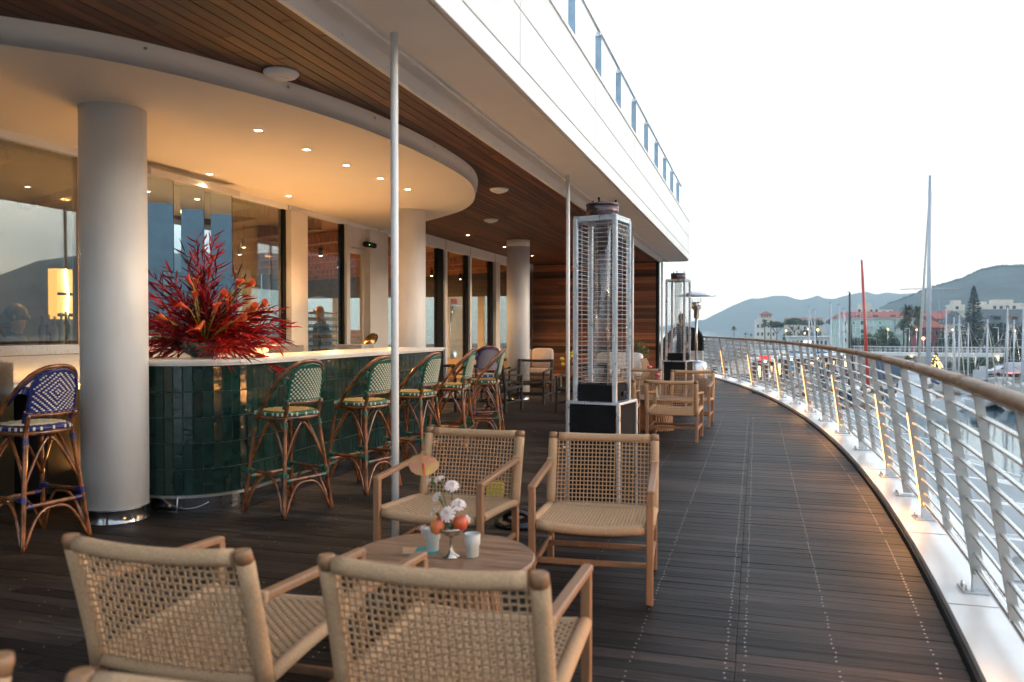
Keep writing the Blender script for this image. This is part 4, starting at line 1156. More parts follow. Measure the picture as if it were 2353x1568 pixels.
for (x, y, dd, r, u) in ((1010, 1105, 0, .024, (-.3, -.2, 1)), (988, 1107, .02, .018, (-.8, -.2, .5)), (1038, 1120, -.01, .030, (.2, -.6, .8)), (1005, 1146, -.03, .026, (-.7, -.5, .5)), (1053, 1163, -.02, .030, (.3, -.5, .8)),
                         (1030, 1184, -.05, .034, (-.1, -.9, .5)), (1001, 1178, .03, .024, (-.6, 0, .7)), (1072, 1195, 0, .018, (.9, 0, .3))):
    c = loc(x, y, dd); b = carnation(c, r, 0, fa, u)
    U = Vector(u).normalized()
    MB().tube(bez(base, c * .55 - U * .03 + Vector((0, 0, .0)), c - U * .006, 7), .0020, 5).build('stem', leafm, fa)
    MB().tube([c - U * .022, c - U * .006], [.004, .0075], 6).build('calyx', leafm, fa)
m = MB(); c = loc(972, 1066, .0)
MB().tube(bez(base, loc(1012, 1130), c, 10), .0026, 5).build('stem', leafm, fa)
am = mat('anthurium_petal', (.68, .46, .10), .35, scale=16, col2=(.72, .26, .20), var=.1)
prof = []
ri = []
for k in range(17):
    a = 2 * PI * k / 16; hr = .060 * (1 - .35 * math.sin(a)) * (1 + .12 * math.cos(2 * a))
    prof.append(c + Vector((hr * math.cos(a), .012 * math.cos(2 * a) - .006, hr * .78 * math.sin(a) + .008)))
m.add([c + Vector((0, -.012, 0))] + prof, [(0, k + 1, k + 2) for k in range(16)], True); m.build('anthurium', am, fa)
MB().tube([c + Vector((.004, -.012, 0)), c + Vector((.018, -.03, -.045))], [.005, .003], 7).build('spadix', mat('red_spadix', (.62, .03, .03), .4), fa)
for a in range(9):
    an = a * .7; MB().add([Vector((0, 0, 0)), Vector((.02 * math.cos(an), .02 * math.sin(an), .03)), Vector((.045 * math.cos(an), .045 * math.sin(an), .025)), Vector((.02 * math.cos(an + .4), .02 * math.sin(an + .4), .022))], [(0, 1, 2, 3)]).build('leaf', leafm, fa)
# loose rosebud hanging by the left glass
rb = thing('loose_flower', 'pale pink carnation leaning on the left glass', 'flower', tpos(975, 1247) + Vector((0, 0, .055)))
carnation(Vector((0, 0, 0)), .024, 0, rb, (-.7, -.6, .3)); MB().tube(bez((0, 0, 0), (.03, .01, .0), (.055, .02, -.01), 5), .002, 5).build('stem', leafm, rb)
wax = mat('pale_wax', (.72, .70, .42), .5, var=.03)
frost = mat('frosted_glass', (.86, .88, .86), .3, trans=.55, var=.02, rvar=.05)
for x, y, lb in ((1085, 1282, 'frosted stepped glass with a candle, right of the silver dish'), (993, 1268, 'frosted stepped glass with a candle, left of the silver dish')):
    t = thing('candle_glass', lb, 'candle glass', tpos(x, y), 0, 'candle glasses on the round table')
    MB().lathe((0, 0, 0), [(.0001, .001), (.024, .001), (.027, .006), (.0275, .045), (.033, .055), (.034, .098), (.0325, .098), (.031, .058), (.0255, .047), (.025, .010), (.0001, .009)], 28).build('glass', frost, t)
    MB().lathe((0, 0, 0), [(.0001, .011), (.0235, .011), (.0235, .046), (.0001, .048)], 20).build('candle', wax, t)
cd = thing('menu_card', 'small teal folded card lying on the round table', 'card', tpos(965, 1268), R(25))
m = MB(); m.b2((-.075, -.05, .0008), (.075, .05, .003)); m.build('page', mat('teal_card', (.01, .30, .33), .5, var=.1), cd)
m = MB(); m.quad((-.075, -.05, .0034), (-.03, -.05, .0034), (-.01, .05, .0034), (-.075, .05, .0034)); m.quad((.01, -.01, .0034), (.03, -.02, .0034), (.035, .0, .0034), (.015, .01, .0034)); m.build('print', mat('peach_print', (.60, .33, .18), .5), cd)
# black gas hose and base behind the chairs
gb = thing('weight_base', 'round glossy black foot with a tube behind the rear armchair', 'foot weight', (-1.62, 5.42, 0))
m = MB(); m.lathe((0, 0, 0), [(.17, 0), (.17, .03), (.12, .045), (.03, .05)], 24); m.build('disc', M['blackgloss'], gb)
MB().tube(bez((-.10, 0, .05), (0, -.1, .16), (.12, 0, .05), 10), .018, 8).build('handle', M['blackgloss'], gb)
tag(MB().bbox((-1.95, 5.9, .12), (.14, .02, .16), .004).build('floor_sign', mat('yellow_card', (.60, .50, .02), .5)), 'small yellow card standing on the deck behind the rear armchair', 'card')
# ================================================================ BIG RED ARRANGEMENT
fp = PD(468, 822, 6.62); fp = Vector((fp.x, fp.y, 1.162))
bwl = thing('flower_bowl', 'dark ribbed bowl at the rounded end of the bar', 'bowl', fp)
m = MB(); n = 40; rings = []
for r_, z in ((.08, 0), (.10, .008), (.165, .05), (.198, .10), (.204, .125), (.194, .125), (.18, .10), (.05, .03)):
    rings.append([Vector((r_ * (1 + (.03 if k % 2 else 0) * (z > .01)) * math.cos(2 * PI * k / n), r_ * (1 + (.03 if k % 2 else 0) * (z > .01)) * math.sin(2 * PI * k / n), z)) for k in range(n)])
m.loft(rings, smooth=False); m.build('bowl', mat('dark_green_ceramic', (.03, .05, .045), .2, coat=.5), bwl)
ra = thing('red_foliage', 'huge arrangement of red grassy foliage and orange calla lilies on the bar', 'flowers', fp + Vector((0, 0, .07)))
r1 = mat('crimson_leaf', (.26, .004, .008), .6, var=.35, scale=5, spec=.2); r2 = mat('bright_red_leaf', (.55, .018, .008), .55, var=.3, scale=5, spec=.25); r3 = mat('dark_red_leaf', (.09, .004, .010), .6, var=.3, scale=5, spec=.2)
fr = random.Random(4)
UPX = Vector((C_, S_, 0)); FW = Vector((-S_, C_, 0))           # picture right and away from the camera
def blade_leaf(m, pts, w):
    P = [Vector(p) for p in pts]; n = len(P); vs = []; fs = []
    side = Vector((fr.uniform(-1, 1), fr.uniform(-1, 1), fr.uniform(-.4, .4))).normalized()
    for i, p in enumerate(P):
        t = (P[min(i + 1, n - 1)] - P[max(i - 1, 0)]).normalized(); s_ = t.cross(side)
        if s_.length < .05: s_ = t.orthogonal()
        s_.normalize(); u = i / (n - 1); ww = w * (math.sin(PI * (u * .86 + .10)) ** .8) * (1 - .35 * u)
        vs += [p - s_ * ww, p + s_ * ww]
    for i in range(n - 1): fs.append((2 * i, 2 * i + 1, 2 * i + 3, 2 * i + 2))
    m.add(vs, fs, True)
branches = 0
def spray(ax, el, L, depth, density=1.0, mm=None):
    """a feathery twig: thin curved stem with narrow leaves along it"""
    global branches
    d = (UPX * math.cos(el) * math.sin(ax) + FW * math.cos(el) * math.cos(ax) + Vector((0, 0, math.sin(el))))
    tip = d * L; droop = Vector((0, 0, -.22 * L * math.cos(el)))
    st = bez((0, 0, 0), tip * .5 + Vector((0, 0, .10 * L)) + Vector((fr.uniform(-.04, .04), fr.uniform(-.04, .04), 0)), tip + droop, 12)
    m = MB(); m.tube(st, [.0032 * (1 - .7 * i / 12) for i in range(13)], 4)
    nl = int(13 * density * L / .5)
    for k in range(nl):
        u = .22 + .78 * k / nl + fr.uniform(-.02, .02); u = min(max(u, .05), .99); i = int(u * 12); p = st[i].lerp(st[min(i + 1, 12)], u * 12 - i)
        t = (st[min(i + 1, 12)] - st[i]).normalized() if i < 12 else (st[12] - st[11]).normalized()
        sd_ = Vector((fr.uniform(-1, 1), fr.uniform(-1, 1), fr.uniform(-.7, .9))).normalized()
        ll = fr.uniform(.10, .23) * (1.15 - .4 * u)
        e = p + (t * .75 + sd_ * .55).normalized() * ll + Vector((0, 0, -.03 * ll / .15))
        q = p.lerp(e, .5) + sd_ * .018 + Vector((0, 0, .008))
        blade_leaf(m, bez(p, q, e, 4), fr.uniform(.0050, .0095))
    m.build('foliage_twig', mm, ra); branches += 1
for (ax, el, L, dn, mm) in (
    [(R(fr.uniform(-80, 80)), R(fr.uniform(62, 86)), fr.uniform(.62, 1.06), 1.1, fr.choice((r1, r1, r3))) for _ in range(17)] +
    [(R(-90 + fr.uniform(-40, 40)), R(fr.uniform(25, 68)), fr.uniform(.5, .82), 1.1, fr.choice((r1, r3, r1))) for _ in range(15)] +
    [(R(90 + fr.uniform(-35, 35)), R(fr.uniform(12, 42)), fr.uniform(.55, .80), 1.1, fr.choice((r1, r1, r2))) for _ in range(19)] +
    [(R(90 + fr.uniform(-40, 40)), R(fr.uniform(40, 72)), fr.uniform(.45, .66), 1.0, fr.choice((r1, r3, r2))) for _ in range(9)] +
    [(R(-90 + fr.uniform(-40, 30)), R(fr.uniform(-6, 25)), fr.uniform(.38, .58), 1.3, fr.choice((r1, r3, r2))) for _ in range(13)] +
    [(R(90 + fr.uniform(-30, 60)), R(fr.uniform(-10, 14)), fr.uniform(.45, .72), 1.3, fr.choice((r1, r2, r2))) for _ in range(13)] +
    [(R(180 + fr.uniform(-70, 70)), R(fr.uniform(12, 60)), fr.uniform(.25, .45), 1.5, fr.choice((r1, r3, r2))) for _ in range(16)] +
    [(R(fr.choice((-90, 90)) + fr.uniform(-60, 60)), R(fr.uniform(20, 75)), fr.uniform(.4, .72), 1.1, fr.choice((r1, r2, r1))) for _ in range(16)] +
    [(R(fr.uniform(0, 360)), R(fr.uniform(25, 80)), fr.uniform(.2, .4), 1.8, fr.choice((r1, r3, r1))) for _ in range(22)]):
    spray(ax, el, L, 0, dn, mm)
calla = mat('orange_calla', (.62, .13, .015), .35, scale=12, col2=(.52, .04, .015), var=.1); callastem = mat('calla_stem', (.28, .32, .05), .4)
def callaf(x, y, dd, dirx, dirz):
    dref = Vector((fp.x, fp.y)).dot(Vector((-S_, C_))) + dd
    c = PD(x, y, dref) - (fp + Vector((0, 0, .07)))
    ax = (UPX * dirx + Vector((0, 0, dirz)) - FW * .25).normalized(); A = ax.orthogonal().normalized(); B = ax.cross(A)
    rings = []; n = 12
    for r_, h, lean in ((.006, -.046, 0), (.011, -.015, 0), (.018, .014, .0), (.027, .036, .006), (.034, .043, .016)):
        rings.append([c + ax * (h + (.022 * max(0, math.cos(2 * PI * k / n)) if h > .02 else 0)) + (A * math.cos(2 * PI * k / n) + B * math.sin(2 * PI * k / n)) * r_ * (1 + .25 * (h > .03) * math.cos(2 * PI * k / n)) for k in range(n)])
    m = MB(); m.loft(rings, closed=True, caps=False, smooth=True); m.build('calla_lily', calla, ra)
    MB().tube(bez((0, 0, 0), (c - ax * .1) * .55 + Vector((0, 0, .05)), c - ax * .044, 8), [.006] * 9, 6).build('calla_stem', callastem, ra)
for a in ((437, 648, -.1, -.5, .8), (450, 652, .0, .1, 1), (545, 655, -.1, .5, .8), (570, 657, -.05, .9, .5), (424, 705, -.25, -.5, .3), (378, 732, -.25, -.9, .6), (524, 700, -.2, .1, .9), (522, 690, 0, .1, 1),
          (462, 748, -.3, -.2, -.5), (577, 712, -.2, .7, .5), (548, 735, -.3, .8, .2), (508, 683, -.1, .6, .5), (328, 770, -.28, -1, .12), (600, 705, .0, .8, .6), (448, 683, -.2, .1, .9), (495, 712, -.25, .2, .8)):
    callaf(*a)
# ================================================================ FURNITURE AT THE FAR END
cush = mat('pink_white_fabric', (.62, .50, .44), .9, var=.06, scale=6, bump=.1)
cushw = mat('white_fabric', (.74, .73, .71), .9, var=.05, scale=6, bump=.1)
def pillow(name, c, sz, m_, par, rot=None):
    m = MB(); n = 12; rings = []
    hx, hy, hz = sz[0] / 2, sz[1] / 2, sz[2] / 2
    def rr_(ins, y): 
        return [Vector(((hx - ins) * math.copysign(abs(math.cos(a)) ** .35, math.cos(a)), y, (hz - ins) * math.copysign(abs(math.sin(a)) ** .35, math.sin(a)))) for a in [2 * PI * (k + .5) / 20 for k in range(20)]]
    for ins, y in ((.06, -hy), (.015, -hy * .6), (0, 0), (.015, hy * .6), (.06, hy)): rings.append(rr_(ins, y))
    m.loft(rings, smooth=True); return m.build(name, m_, par, c, rot)
sf = thing('sofa', 'sofa with pale pink back cushions behind the far column', 'sofa', (-5.27, 18.6, 0), R(2))
sf.scale = (.64, .9, 1.03)
MB().bbox((0, 0, .22), (1.75, .8, .10), .02).build('frame', M['teak'], sf)
for x in (-.8, .8):
    for y in (-.35, .35): MB().bbox((x, y, .09), (.06, .06, .17), .006).build('leg', M['teak'], sf)
for x in (-.43, .43): pillow('seat_cushion', (x, -.05, .36), (.84, .72, .17), cush, sf, (0, 0, 0)); pillow('back_cushion', (x, .28, .66), (.86, .22, .48), cush, sf, (R(-10), 0, 0))
lt = thing('low_table', 'low teak coffee table with rounded steel runners by the wood wall', 'table', (-3.35, 16.9, 0))
MB().bbox((0, 0, .385), (1.75, .6, .03), .01).build('tabletop', M['teak'], lt)
for x in (-.78, .78): MB().tube(spline([(x, -.24, .37), (x, -.26, .1), (x, -.2, .02), (x, .2, .02), (x, .26, .1), (x, .24, .37)], 5), .014, 8).build('leg', M['steel'], lt)
vs_ = thing('flower_vase', 'vase of yellow and red flowers on the low teak table', 'flowers', (-3.85, 16.85, .40))
MB().lathe((0, 0, 0), [(.05, 0), (.07, .06), (.05, .16), (.06, .2)], 14).build('vase', mat('amber_vase', (.45, .16, .05), .2), vs_)
ylw = mat('yellow_bloom', (.62, .58, .06), .6, var=.1, scale=30)
fr = random.Random(9)
for k in range(16):
    a = fr.uniform(0, 6.28); r_ = fr.uniform(.02, .24); z = .28 + fr.uniform(0, .38) - r_ * .4
    p = Vector((r_ * math.cos(a), r_ * math.sin(a), z)); MB().tube(bez((0, 0, .1), (p.x * .3, p.y * .3, z * .8), p, 5), .004, 4).build('stem', leafm, vs_)
    MB().ball(p, fr.uniform(.035, .055), 8, 5, (1, 1, .85)).build('bloom', ylw if k % 4 else r2, vs_)
wc = thing('rope_sofa', 'pale rope lounge sofa with white cushions in front of the wood wall', 'sofa', (-3.15, 18.7, 0), R(-5))
MB().bbox((0, 0, .25), (1.3, .75, .06), .02).build('frame', M['rope'], wc)
pillow('seat_cushion', (0, -.05, .36), (1.2, .7, .16), cushw, wc); pillow('back_cushion', (0, .25, .63), (1.15, .2, .42), cushw, wc, (R(-12), 0, 0))
m = MB()
for k in range(12): m.tube(bez((.66, -.3 + k * .06, .22), (.74, -.3 + k * .06, .5), (.62, -.25 + k * .055, .70), 5), .012, 5)
for x in (-.6, .6): m.box((x, -.3, .11), (.04, .04, .22)); m.box((x, .3, .11), (.04, .04, .22))
m.build('rope_arm', M['rope'], wc)
# planter
def leafy(m, c, r, n, size, rs, flat=1.0):
    for _ in range(n):
        d = Vector((rs.gauss(0, 1), rs.gauss(0, 1), rs.gauss(0, 1) * flat)); d.normalize(); p = Vector(c) + Vector((d.x * r[0], d.y * r[1], d.z * r[2])) * rs.uniform(.35, 1) 
        a = Vector((rs.gauss(0, 1), rs.gauss(0, 1), rs.gauss(0, 1))).normalized(); b = a.orthogonal().normalized(); s_ = size * rs.uniform(.6, 1.4)
        m.add([p - a * s_, p + b * s_ * .45, p + a * s_, p - b * s_ * .45], [(0, 1, 2, 3)])
plm = mat('planter_leaf', (.07, .13, .04), .55, var=.4, scale=3)
beige = mat('beige_planter', (.55, .49, .40), .7, var=.05)
pt = thing('planter', 'square beige planter with a bushy green plant before the wood wall', 'planter', (-2.83, 19.9, 0))
MB().bbox((0, 0, .26), (.36, .36, .52), .01).build('pot', beige, pt)
m = MB(); rs = random.Random(2); leafy(m, (0, 0, .82), (.34, .34, .34), 520, .035, rs); m.build('foliage', plm, pt)
m = MB()
for k in range(9): m.tube(bez((0, 0, .45), (rs.uniform(-.1, .1), rs.uniform(-.1, .1), .7), (rs.uniform(-.28, .28), rs.uniform(-.28, .28), rs.uniform(.85, 1.1)), 4), .007, 4)
m.build('stem', M['teak'], pt)
pt2 = thing('planter', 'beige planter with tall thin bare twigs, left of the bushy one', 'planter', (-3.35, 19.95, 0))
MB().bbox((0, 0, .26), (.36, .36, .52), .01).build('pot', beige, pt2)
m = MB()
for k in range(16):
    e = (rs.uniform(-.25, .25), rs.uniform(-.2, .2), rs.uniform(.9, 1.35)); b = bez((0, 0, .45), (e[0] * .2, e[1] * .2, .8), e, 5); m.tube(b, .005, 4)
    for p in b[2:]: leafy(m, p, (.05, .05, .05), 7, .014, rs)
m.build('foliage', mat('grey_leaf', (.16, .17, .12), .6, var=.3), pt2)
# small round black table among the black chairs
bt = thing('black_table', 'small round black table between the black armchairs', 'table', (-4.5, 13.6, 0))
MB().lathe((0, 0, 0), [(.30, .42), (.305, .43), (.305, .445), (.0001, .445)], 32).build('tabletop', M['blackwood'], bt)
MB().lathe((0, 0, 0), [(.20, 0), (.20, .015), (.025, .03), (.025, .42)], 20).build('pedestal', M['blackwood'], bt)
# pink stem vase on the far slatted table
vv = thing('bud_vase', 'slim glass vase with pink flowers on the far slatted table', 'flowers', (-1.3, 11.0, .45))
MB().lathe((0, 0, 0), [(.03, 0), (.03, .02), (.012, .08), (.014, .16)], 12).build('vase', frost, vv)
pk = mat('pink_bloom', (.62, .10, .16), .5)
for p in ((-.10, 0, .42), (.03, .0, .25), (.0, .03, .32)):
    MB().tube(bez((0, 0, .05), (p[0] * .2, 0, p[2] * .7), p, 5), .004, 4).build('stem', leafm, vv); MB().ball(p, .032, 8, 5, (1.2, 1, .8)).build('bloom', pk, vv)
# black domed hood on a grey cabinet
dh = thing('domed_hood', 'black half round hood on a pale grey cabinet near the railing end', 'grill cabinet', hpos(1588, 24.0))
m = MB(); pr = [( .36 * math.cos(a), 1.02 + .42 * math.sin(a)) for a in [PI * k / 18 for k in range(19)]]
m.loft([[Vector((x, yy, z)) for x, z in pr + [(-.36, .74), (.36, .74)]] for yy in (-.3, .3)]); m.build('hood', M['black'], dh)
MB().bbox((0, 0, .37), (.72, .62, .73), .01).build('cabinet', mat('pale_cabinet', (.50, .49, .47), .6), dh)
# ================================================================ PEOPLE
def person(label, loc, rz, J, Rd, mats, hair=None, parts=None, scale=1.0):
    """J: joints {name: (x,y,z)}, bones as pairs; one skinned body; faces take clothes by nearest bone"""
    t = thing('person', label, 'person', loc, rz)
    bones = [('pelvis', 'belly'), ('belly', 'chest'), ('chest', 'neck'), ('neck', 'head'), ('head', 'crown')]
    for s_ in 'lr':
        bones += [('chest', 'sh' + s_), ('sh' + s_, 'el' + s_), ('el' + s_, 'wr' + s_), ('wr' + s_, 'ha' + s_), ('pelvis', 'hip' + s_), ('hip' + s_, 'kn' + s_), ('kn' + s_, 'an' + s_), ('an' + s_, 'to' + s_)]
        for k in range(4): J['f%d%s' % (k, s_)] = tuple(Vector(J['ha' + s_]) + (Vector(J['ha' + s_]) - Vector(J['wr' + s_])).normalized() * .07 + Vector((0, (k - 1.5) * .022, -.01)))
        for k in range(4): bones.append(('ha' + s_, 'f%d%s' % (k, s_)))
    names = list(J); idx = {n: i for i, n in enumerate(names)}
    me = bpy.data.meshes.new('body'); me.from_pydata([J[n] for n in names], [(idx[a], idx[b]) for a, b in bones], [])
    o = bpy.data.objects.new('body', me); SC.collection.objects.link(o)
    o.modifiers.new('s', 'SKIN'); sv = me.skin_vertices[0].data
    for n in names:
        r = Rd.get(n.rstrip('lr') if n[:-1] in Rd else n, Rd.get(n, .04)); 
        if n[0] == 'f' and n[1].isdigit(): r = .010
        sv[idx[n]].radius = (r, r) if not isinstance(r, tuple) else r
    sv[idx['pelvis']].use_root = True
    o.modifiers.new('u', 'SUBSURF').levels = 2
    dg = bpy.context.evaluated_depsgraph_get(); ev = o.evaluated_get(dg); nm = bpy.data.meshes.new_from_object(ev)
    bpy.data.objects.remove(o)
    for m_ in mats: nm.materials.append(m_)
    cl = {'head': 0, 'crown': 0, 'neck': 0, 'ha': 0, 'wr': 0}
    for f in nm.polygons:
        c = f.center; best = None; bd = 9
        for a, b in bones:
            A, B = Vector(J[a]), Vector(J[b]); u = max(0, min(1, (c - A).dot(B - A) / max((B - A).length_squared, 1e-6))); d = (c - A.lerp(B, u)).length
            if d < bd: bd = d; best = (a, b)
        a, b = best
        if b in ('crown', 'head') or b[:1] == 'f' or b[:2] == 'ha': k = 0
        elif b[:2] in ('hi', 'kn', 'an'): k = 2
        elif b[:2] == 'to': k = 3
        else: k = 1
        f.material_index = k; f.use_smooth = True
    b = ob('body', nm, t)
    h = Vector(J['head']); c = Vector(J['crown']); up = (c - h).normalized(); fwd = Vector((0, 1, 0)); fwd = (fwd - up * fwd.dot(up)).normalized(); sd_ = up.cross(fwd)
    hc = h.lerp(c, .5)
    m = MB(); m.ball(hc + fwd * .098, .016, 6, 5, (.8, 1.2, 1.6)); m.build('nose', mats[0], t)
    m = MB()
    for s_ in (-1, 1): m.ball(hc + sd_ * s_ * .088, .022, 6, 5, (.5, .8, 1.3))
    m.build('ears', mats[0], t)
    m = MB()
    for s_ in (-1, 1): m.ball(hc + sd_ * s_ * .033 + fwd * .082 + up * .02, .012, 6, 5)
    m.build('eyes', M['blackgloss'], t)
    MB().ball(hc + fwd * .086 - up * .045, .018, 6, 5, (1.3, .5, .35)).build('mouth', mat('lips', (.35, .12, .10), .5), t)
    if hair is not None:
        m = MB(); m.ball(hc + up * .03 - fwd * .018, .104, 14, 9, (.95, 1.02, 1.05)); 
        if hair[1]:
            m.tube([hc - fwd * .05 + up * .02, hc - fwd * .10 - up * .12, hc - fwd * .10 - up * .30], [.085, .085, .045], 10)
        m.build('hair', hair[0], t)
    if scale != 1: t.scale = (scale,) * 3
    return t
def standing(lean=0.0, arm=0.0):
    J = {'pelvis': (0, 0, .95), 'belly': (0, .01, 1.10), 'chest': (0, 0, 1.33), 'neck': (0, .0, 1.50), 'head': (0, .02, 1.57), 'crown': (0, .03, 1.74)}
    for s_, k in ((-1, 'l'), (1, 'r')):
        J['sh' + k] = (s_ * .18, 0, 1.42); J['el' + k] = (s_ * .24, -.02 + arm * .08, 1.13 + arm * .05); J['wr' + k] = (s_ * .22, .08 + arm * .2, .90 + arm * .15); J['ha' + k] = (s_ * .21, .11 + arm * .24, .84 + arm * .15)
        J['hip' + k] = (s_ * .09, 0, .90); J['kn' + k] = (s_ * .11, .02, .49); J['an' + k] = (s_ * .11, -.02, .08); J['to' + k] = (s_ * .13, .15, .035)
    if lean:
        for n in list(J):
            x, y, z = J[n]
            if z > .96 or n[:2] in ('sh', 'el', 'wr', 'ha'):
                v = Matrix.Rotation(-lean, 3, 'X') @ Vector((x, y, z - .95)); J[n] = (v.x, v.y, v.z + .95)
    return J
RD = {'pelvis': .13, 'belly': .12, 'chest': (.15, .12), 'neck': .055, 'head': .085, 'crown': .07, 'sh': .062, 'el': .042, 'wr': .028, 'ha': .03, 'hip': .085, 'kn': .056, 'an': .038, 'to': .03}
skin = mat('skin', (.42, .24, .17), .55, var=.06); navy = mat('navy_cloth', (.012, .018, .035), .8, var=.2, scale=6, bump=.1); blk = mat('black_cloth', (.012, .012, .014), .85, var=.2, scale=6)
whs = mat('white_shirt', (.7, .7, .7), .8); hairb = mat('brown_hair', (.10, .05, .025), .5, var=.3, scale=30, stretch=(1, 1, .1))
ix = FX - .80
person('bald man in black with glasses standing behind the window and the glass racks', (ix - .15, YF(738, ix - .15), 0), R(95), standing(), RD, [skin, blk, blk, blk], None, None, 1.02)
person('woman with long hair in dark clothes behind the left bar window', (FX - 1.15, YF(34, FX - 1.15), -.14), R(-60), standing(0, .6), RD, [skin, blk, blk, blk], (hairb, True), None, 1.0)
person('person in a dark navy jacket bending forward beyond the wood wall', hpos(1522, 22.2), R(-75), standing(R(42), .8), RD, [skin, navy, navy, blk], (hairb, False))
person('person in a dark shirt standing behind the far square heater', hpos(1567, 20.5), R(170), standing(0, .8), RD, [skin, navy, blk, blk], (hairb, False))
# ================================================================ HARBOUR, TOWN, HILLS
ZW, ZG = -6.6, -5.6
bgr = random.Random(77)
wm = mat('sea_water', (.03, .07, .085), .06, coord='WORLD', scale=.9, var=.1, rvar=.02, bump=0, spec=.8)
n_, l_ = nodes(wm); b_ = n_.new('ShaderNodeBump'); b_.inputs['Strength'].default_value = .12; b_.inputs['Distance'].default_value = .12
w_ = n_.new('ShaderNodeTexNoise'); w_.inputs['Scale'].default_value = 1.1; w_.inputs['Detail'].default_value = 4
g_ = n_.new('ShaderNodeNewGeometry'); l_.new(g_.outputs['Position'], w_.inputs['Vector']); l_.new(w_.outputs[0], b_.inputs['Height']); l_.new(b_.outputs[0], n_['Principled BSDF'].inputs['Normal'])
sea = struct(MB().quad((-4850, -4850, ZW), (4850, -4850, ZW), (4850, 4850, ZW), (-4850, 4850, ZW)).build('water', wm))
gm_ = mat('quay_ground', (.15, .14, .125), .85, coord='WORLD', scale=.15, var=.2, detail=6)
def GXY(x, d): p = PD(x, HY, d); return (p.x, p.y)
land = [GXY(-200, 34), GXY(1500, 40), GXY(1690, 60), GXY(1800, 84), GXY(1950, 96), GXY(2500, 97), GXY(3400, 90), GXY(6000, 60), GXY(9000, 250), GXY(5000, 1200), GXY(3000, 1500), GXY(2100, 1500), GXY(1900, 640), GXY(1745, 470), GXY(1500, 430), GXY(-400, 260)]
quay = struct(MB().prism(land, ZW - .8, ZG).build('quay', gm_))
kb = MB(); pts = [Vector((*p, ZG + .08)) for p in land[1:8]]
kb.tube(pts, .28, 4); kb.build('quay_edge', mat('quay_stone', (.42, .39, .35), .8), quay)
grassm = mat('lawn_grass', (.07, .14, .03), .9, coord='WORLD', scale=.8, var=.3)
def sheet(name, pts, z, m, th=.0):
    return MB().add([(x, y, z) for x, y in pts], [tuple(range(len(pts)))]).build(name, m)
struct(sheet('lawn', [GXY(2250, 108), GXY(2420, 108), GXY(2420, 112), GXY(2250, 112)], ZG + .02, grassm))
struct(sheet('road', [GXY(1700, 112), GXY(2600, 115), GXY(2600, 122), GXY(1700, 119)], ZG + .016, mat('asphalt', (.055, .055, .06), .8, coord='WORLD', scale=1)))
struct(sheet('lawn', [GXY(1800, 104), GXY(1890, 104), GXY(1890, 107.5), GXY(1800, 107.5)], ZG + .02, grassm))
# ---------------------------------------------------------------- hills
hillm = mat('forested_hill', (.030, .058, .058), .95, coord='WORLD', scale=.03, var=.45, detail=12, bump=.0)
def hill(name, ridge, D, base, rough, step=.35, m=hillm, depth=.35, seed=0):
    rs = random.Random(seed); az = []; a = ridge[0][0]
    while a <= ridge[-1][0]: az.append(a); a += step
    def el(a):
        for (a0, e0), (a1, e1) in zip(ridge[:-1], ridge[1:]):
            if a0 <= a <= a1: return e0 + (e1 - e0) * (a - a0) / (a1 - a0)
        return ridge[-1][1]
    from mathutils import noise
    NR = 16; vs = []; fs = []
    for a in az:
        H = CAMZ + D * math.tan(R(el(a)))
        for k in range(NR + 4):
            u = k / NR if k <= NR else 1 + (k - NR) * .22
            r = D * (1 - depth * (1 - u)) if k <= NR else D * (1 + (u - 1) * .5)
            hh = (base + (H - base) * (u ** 1.1 if u <= 1 else max(0, 1 - (u - 1) * 1.4)))
            x, y = r * math.sin(R(a)), r * math.cos(R(a))
            w = math.sin(PI * min(u, 1)) * .5 + .08
            nz = noise.noise(Vector((x / D * 18, y / D * 18, seed))) * rough * (H - base) * w * 1.6 + noise.noise(Vector((x / D * 110, y / D * 110, seed + 3))) * rough * (H - base) * .12
            if u >= .94 and k <= NR: nz = noise.noise(Vector((a * 9, seed, 0))) * rough * (H - base) * .05
            vs.append((x, y, hh + nz))
    n = NR + 4
    for i in range(len(az) - 1):
        for k in range(n - 1): fs.append((i * n + k, i * n + k + 1, (i + 1) * n + k + 1, (i + 1) * n + k))
    return struct(MB().add(vs, fs, True).build(name, m))
def AZ(x): return math.degrees(math.atan((x - CX) / FPX)) - math.degrees(YAW)
def EL(x, y): return math.degrees(math.atan((HY - y) / FPX * math.cos(math.atan((x - CX) / FPX))))
far = [(1560, 744), (1588, 740), (1602, 736), (1617, 736), (1642, 723), (1679, 704.6), (1706, 692.7), (1728, 685.3), (1740, 687), (1752, 685), (1778, 679.5), (1804, 680), (1815, 682.6), (1828, 687.5), (1842, 689.4), (1862, 684.4), (1879, 679), (1894, 686), (1916, 687), (1948, 678), (1963, 675), (1989, 671), (2015, 676.8), (2036, 672), (2065, 675.6), (2096, 674), (2200, 668), (2400, 660)]
hill('far_hill', [(AZ(1480), .05), (AZ(1530), .2)] + [(AZ(x), EL(x, y)) for x, y in far], 3600, ZW, .10, .10, seed=1, depth=.12)
near = [(1990, 722), (2012, 711), (2034, 700.6), (2072, 688.7), (2124, 667), (2160, 655), (2203, 643.4), (2255, 619.6), (2296, 612), (2353, 610)]
hill('wooded_hill', [(AZ(1960), .15)] + [(AZ(x), EL(x, y)) for x, y in near] + [(20, 4.9), (26, 5.5), (33, 5.2), (40, 5.0), (45, 4.7), (47.5, 4.2), (50, 3.0), (54, 2.2), (58, 1.0)], 1400, ZG, .10, .16, seed=2)
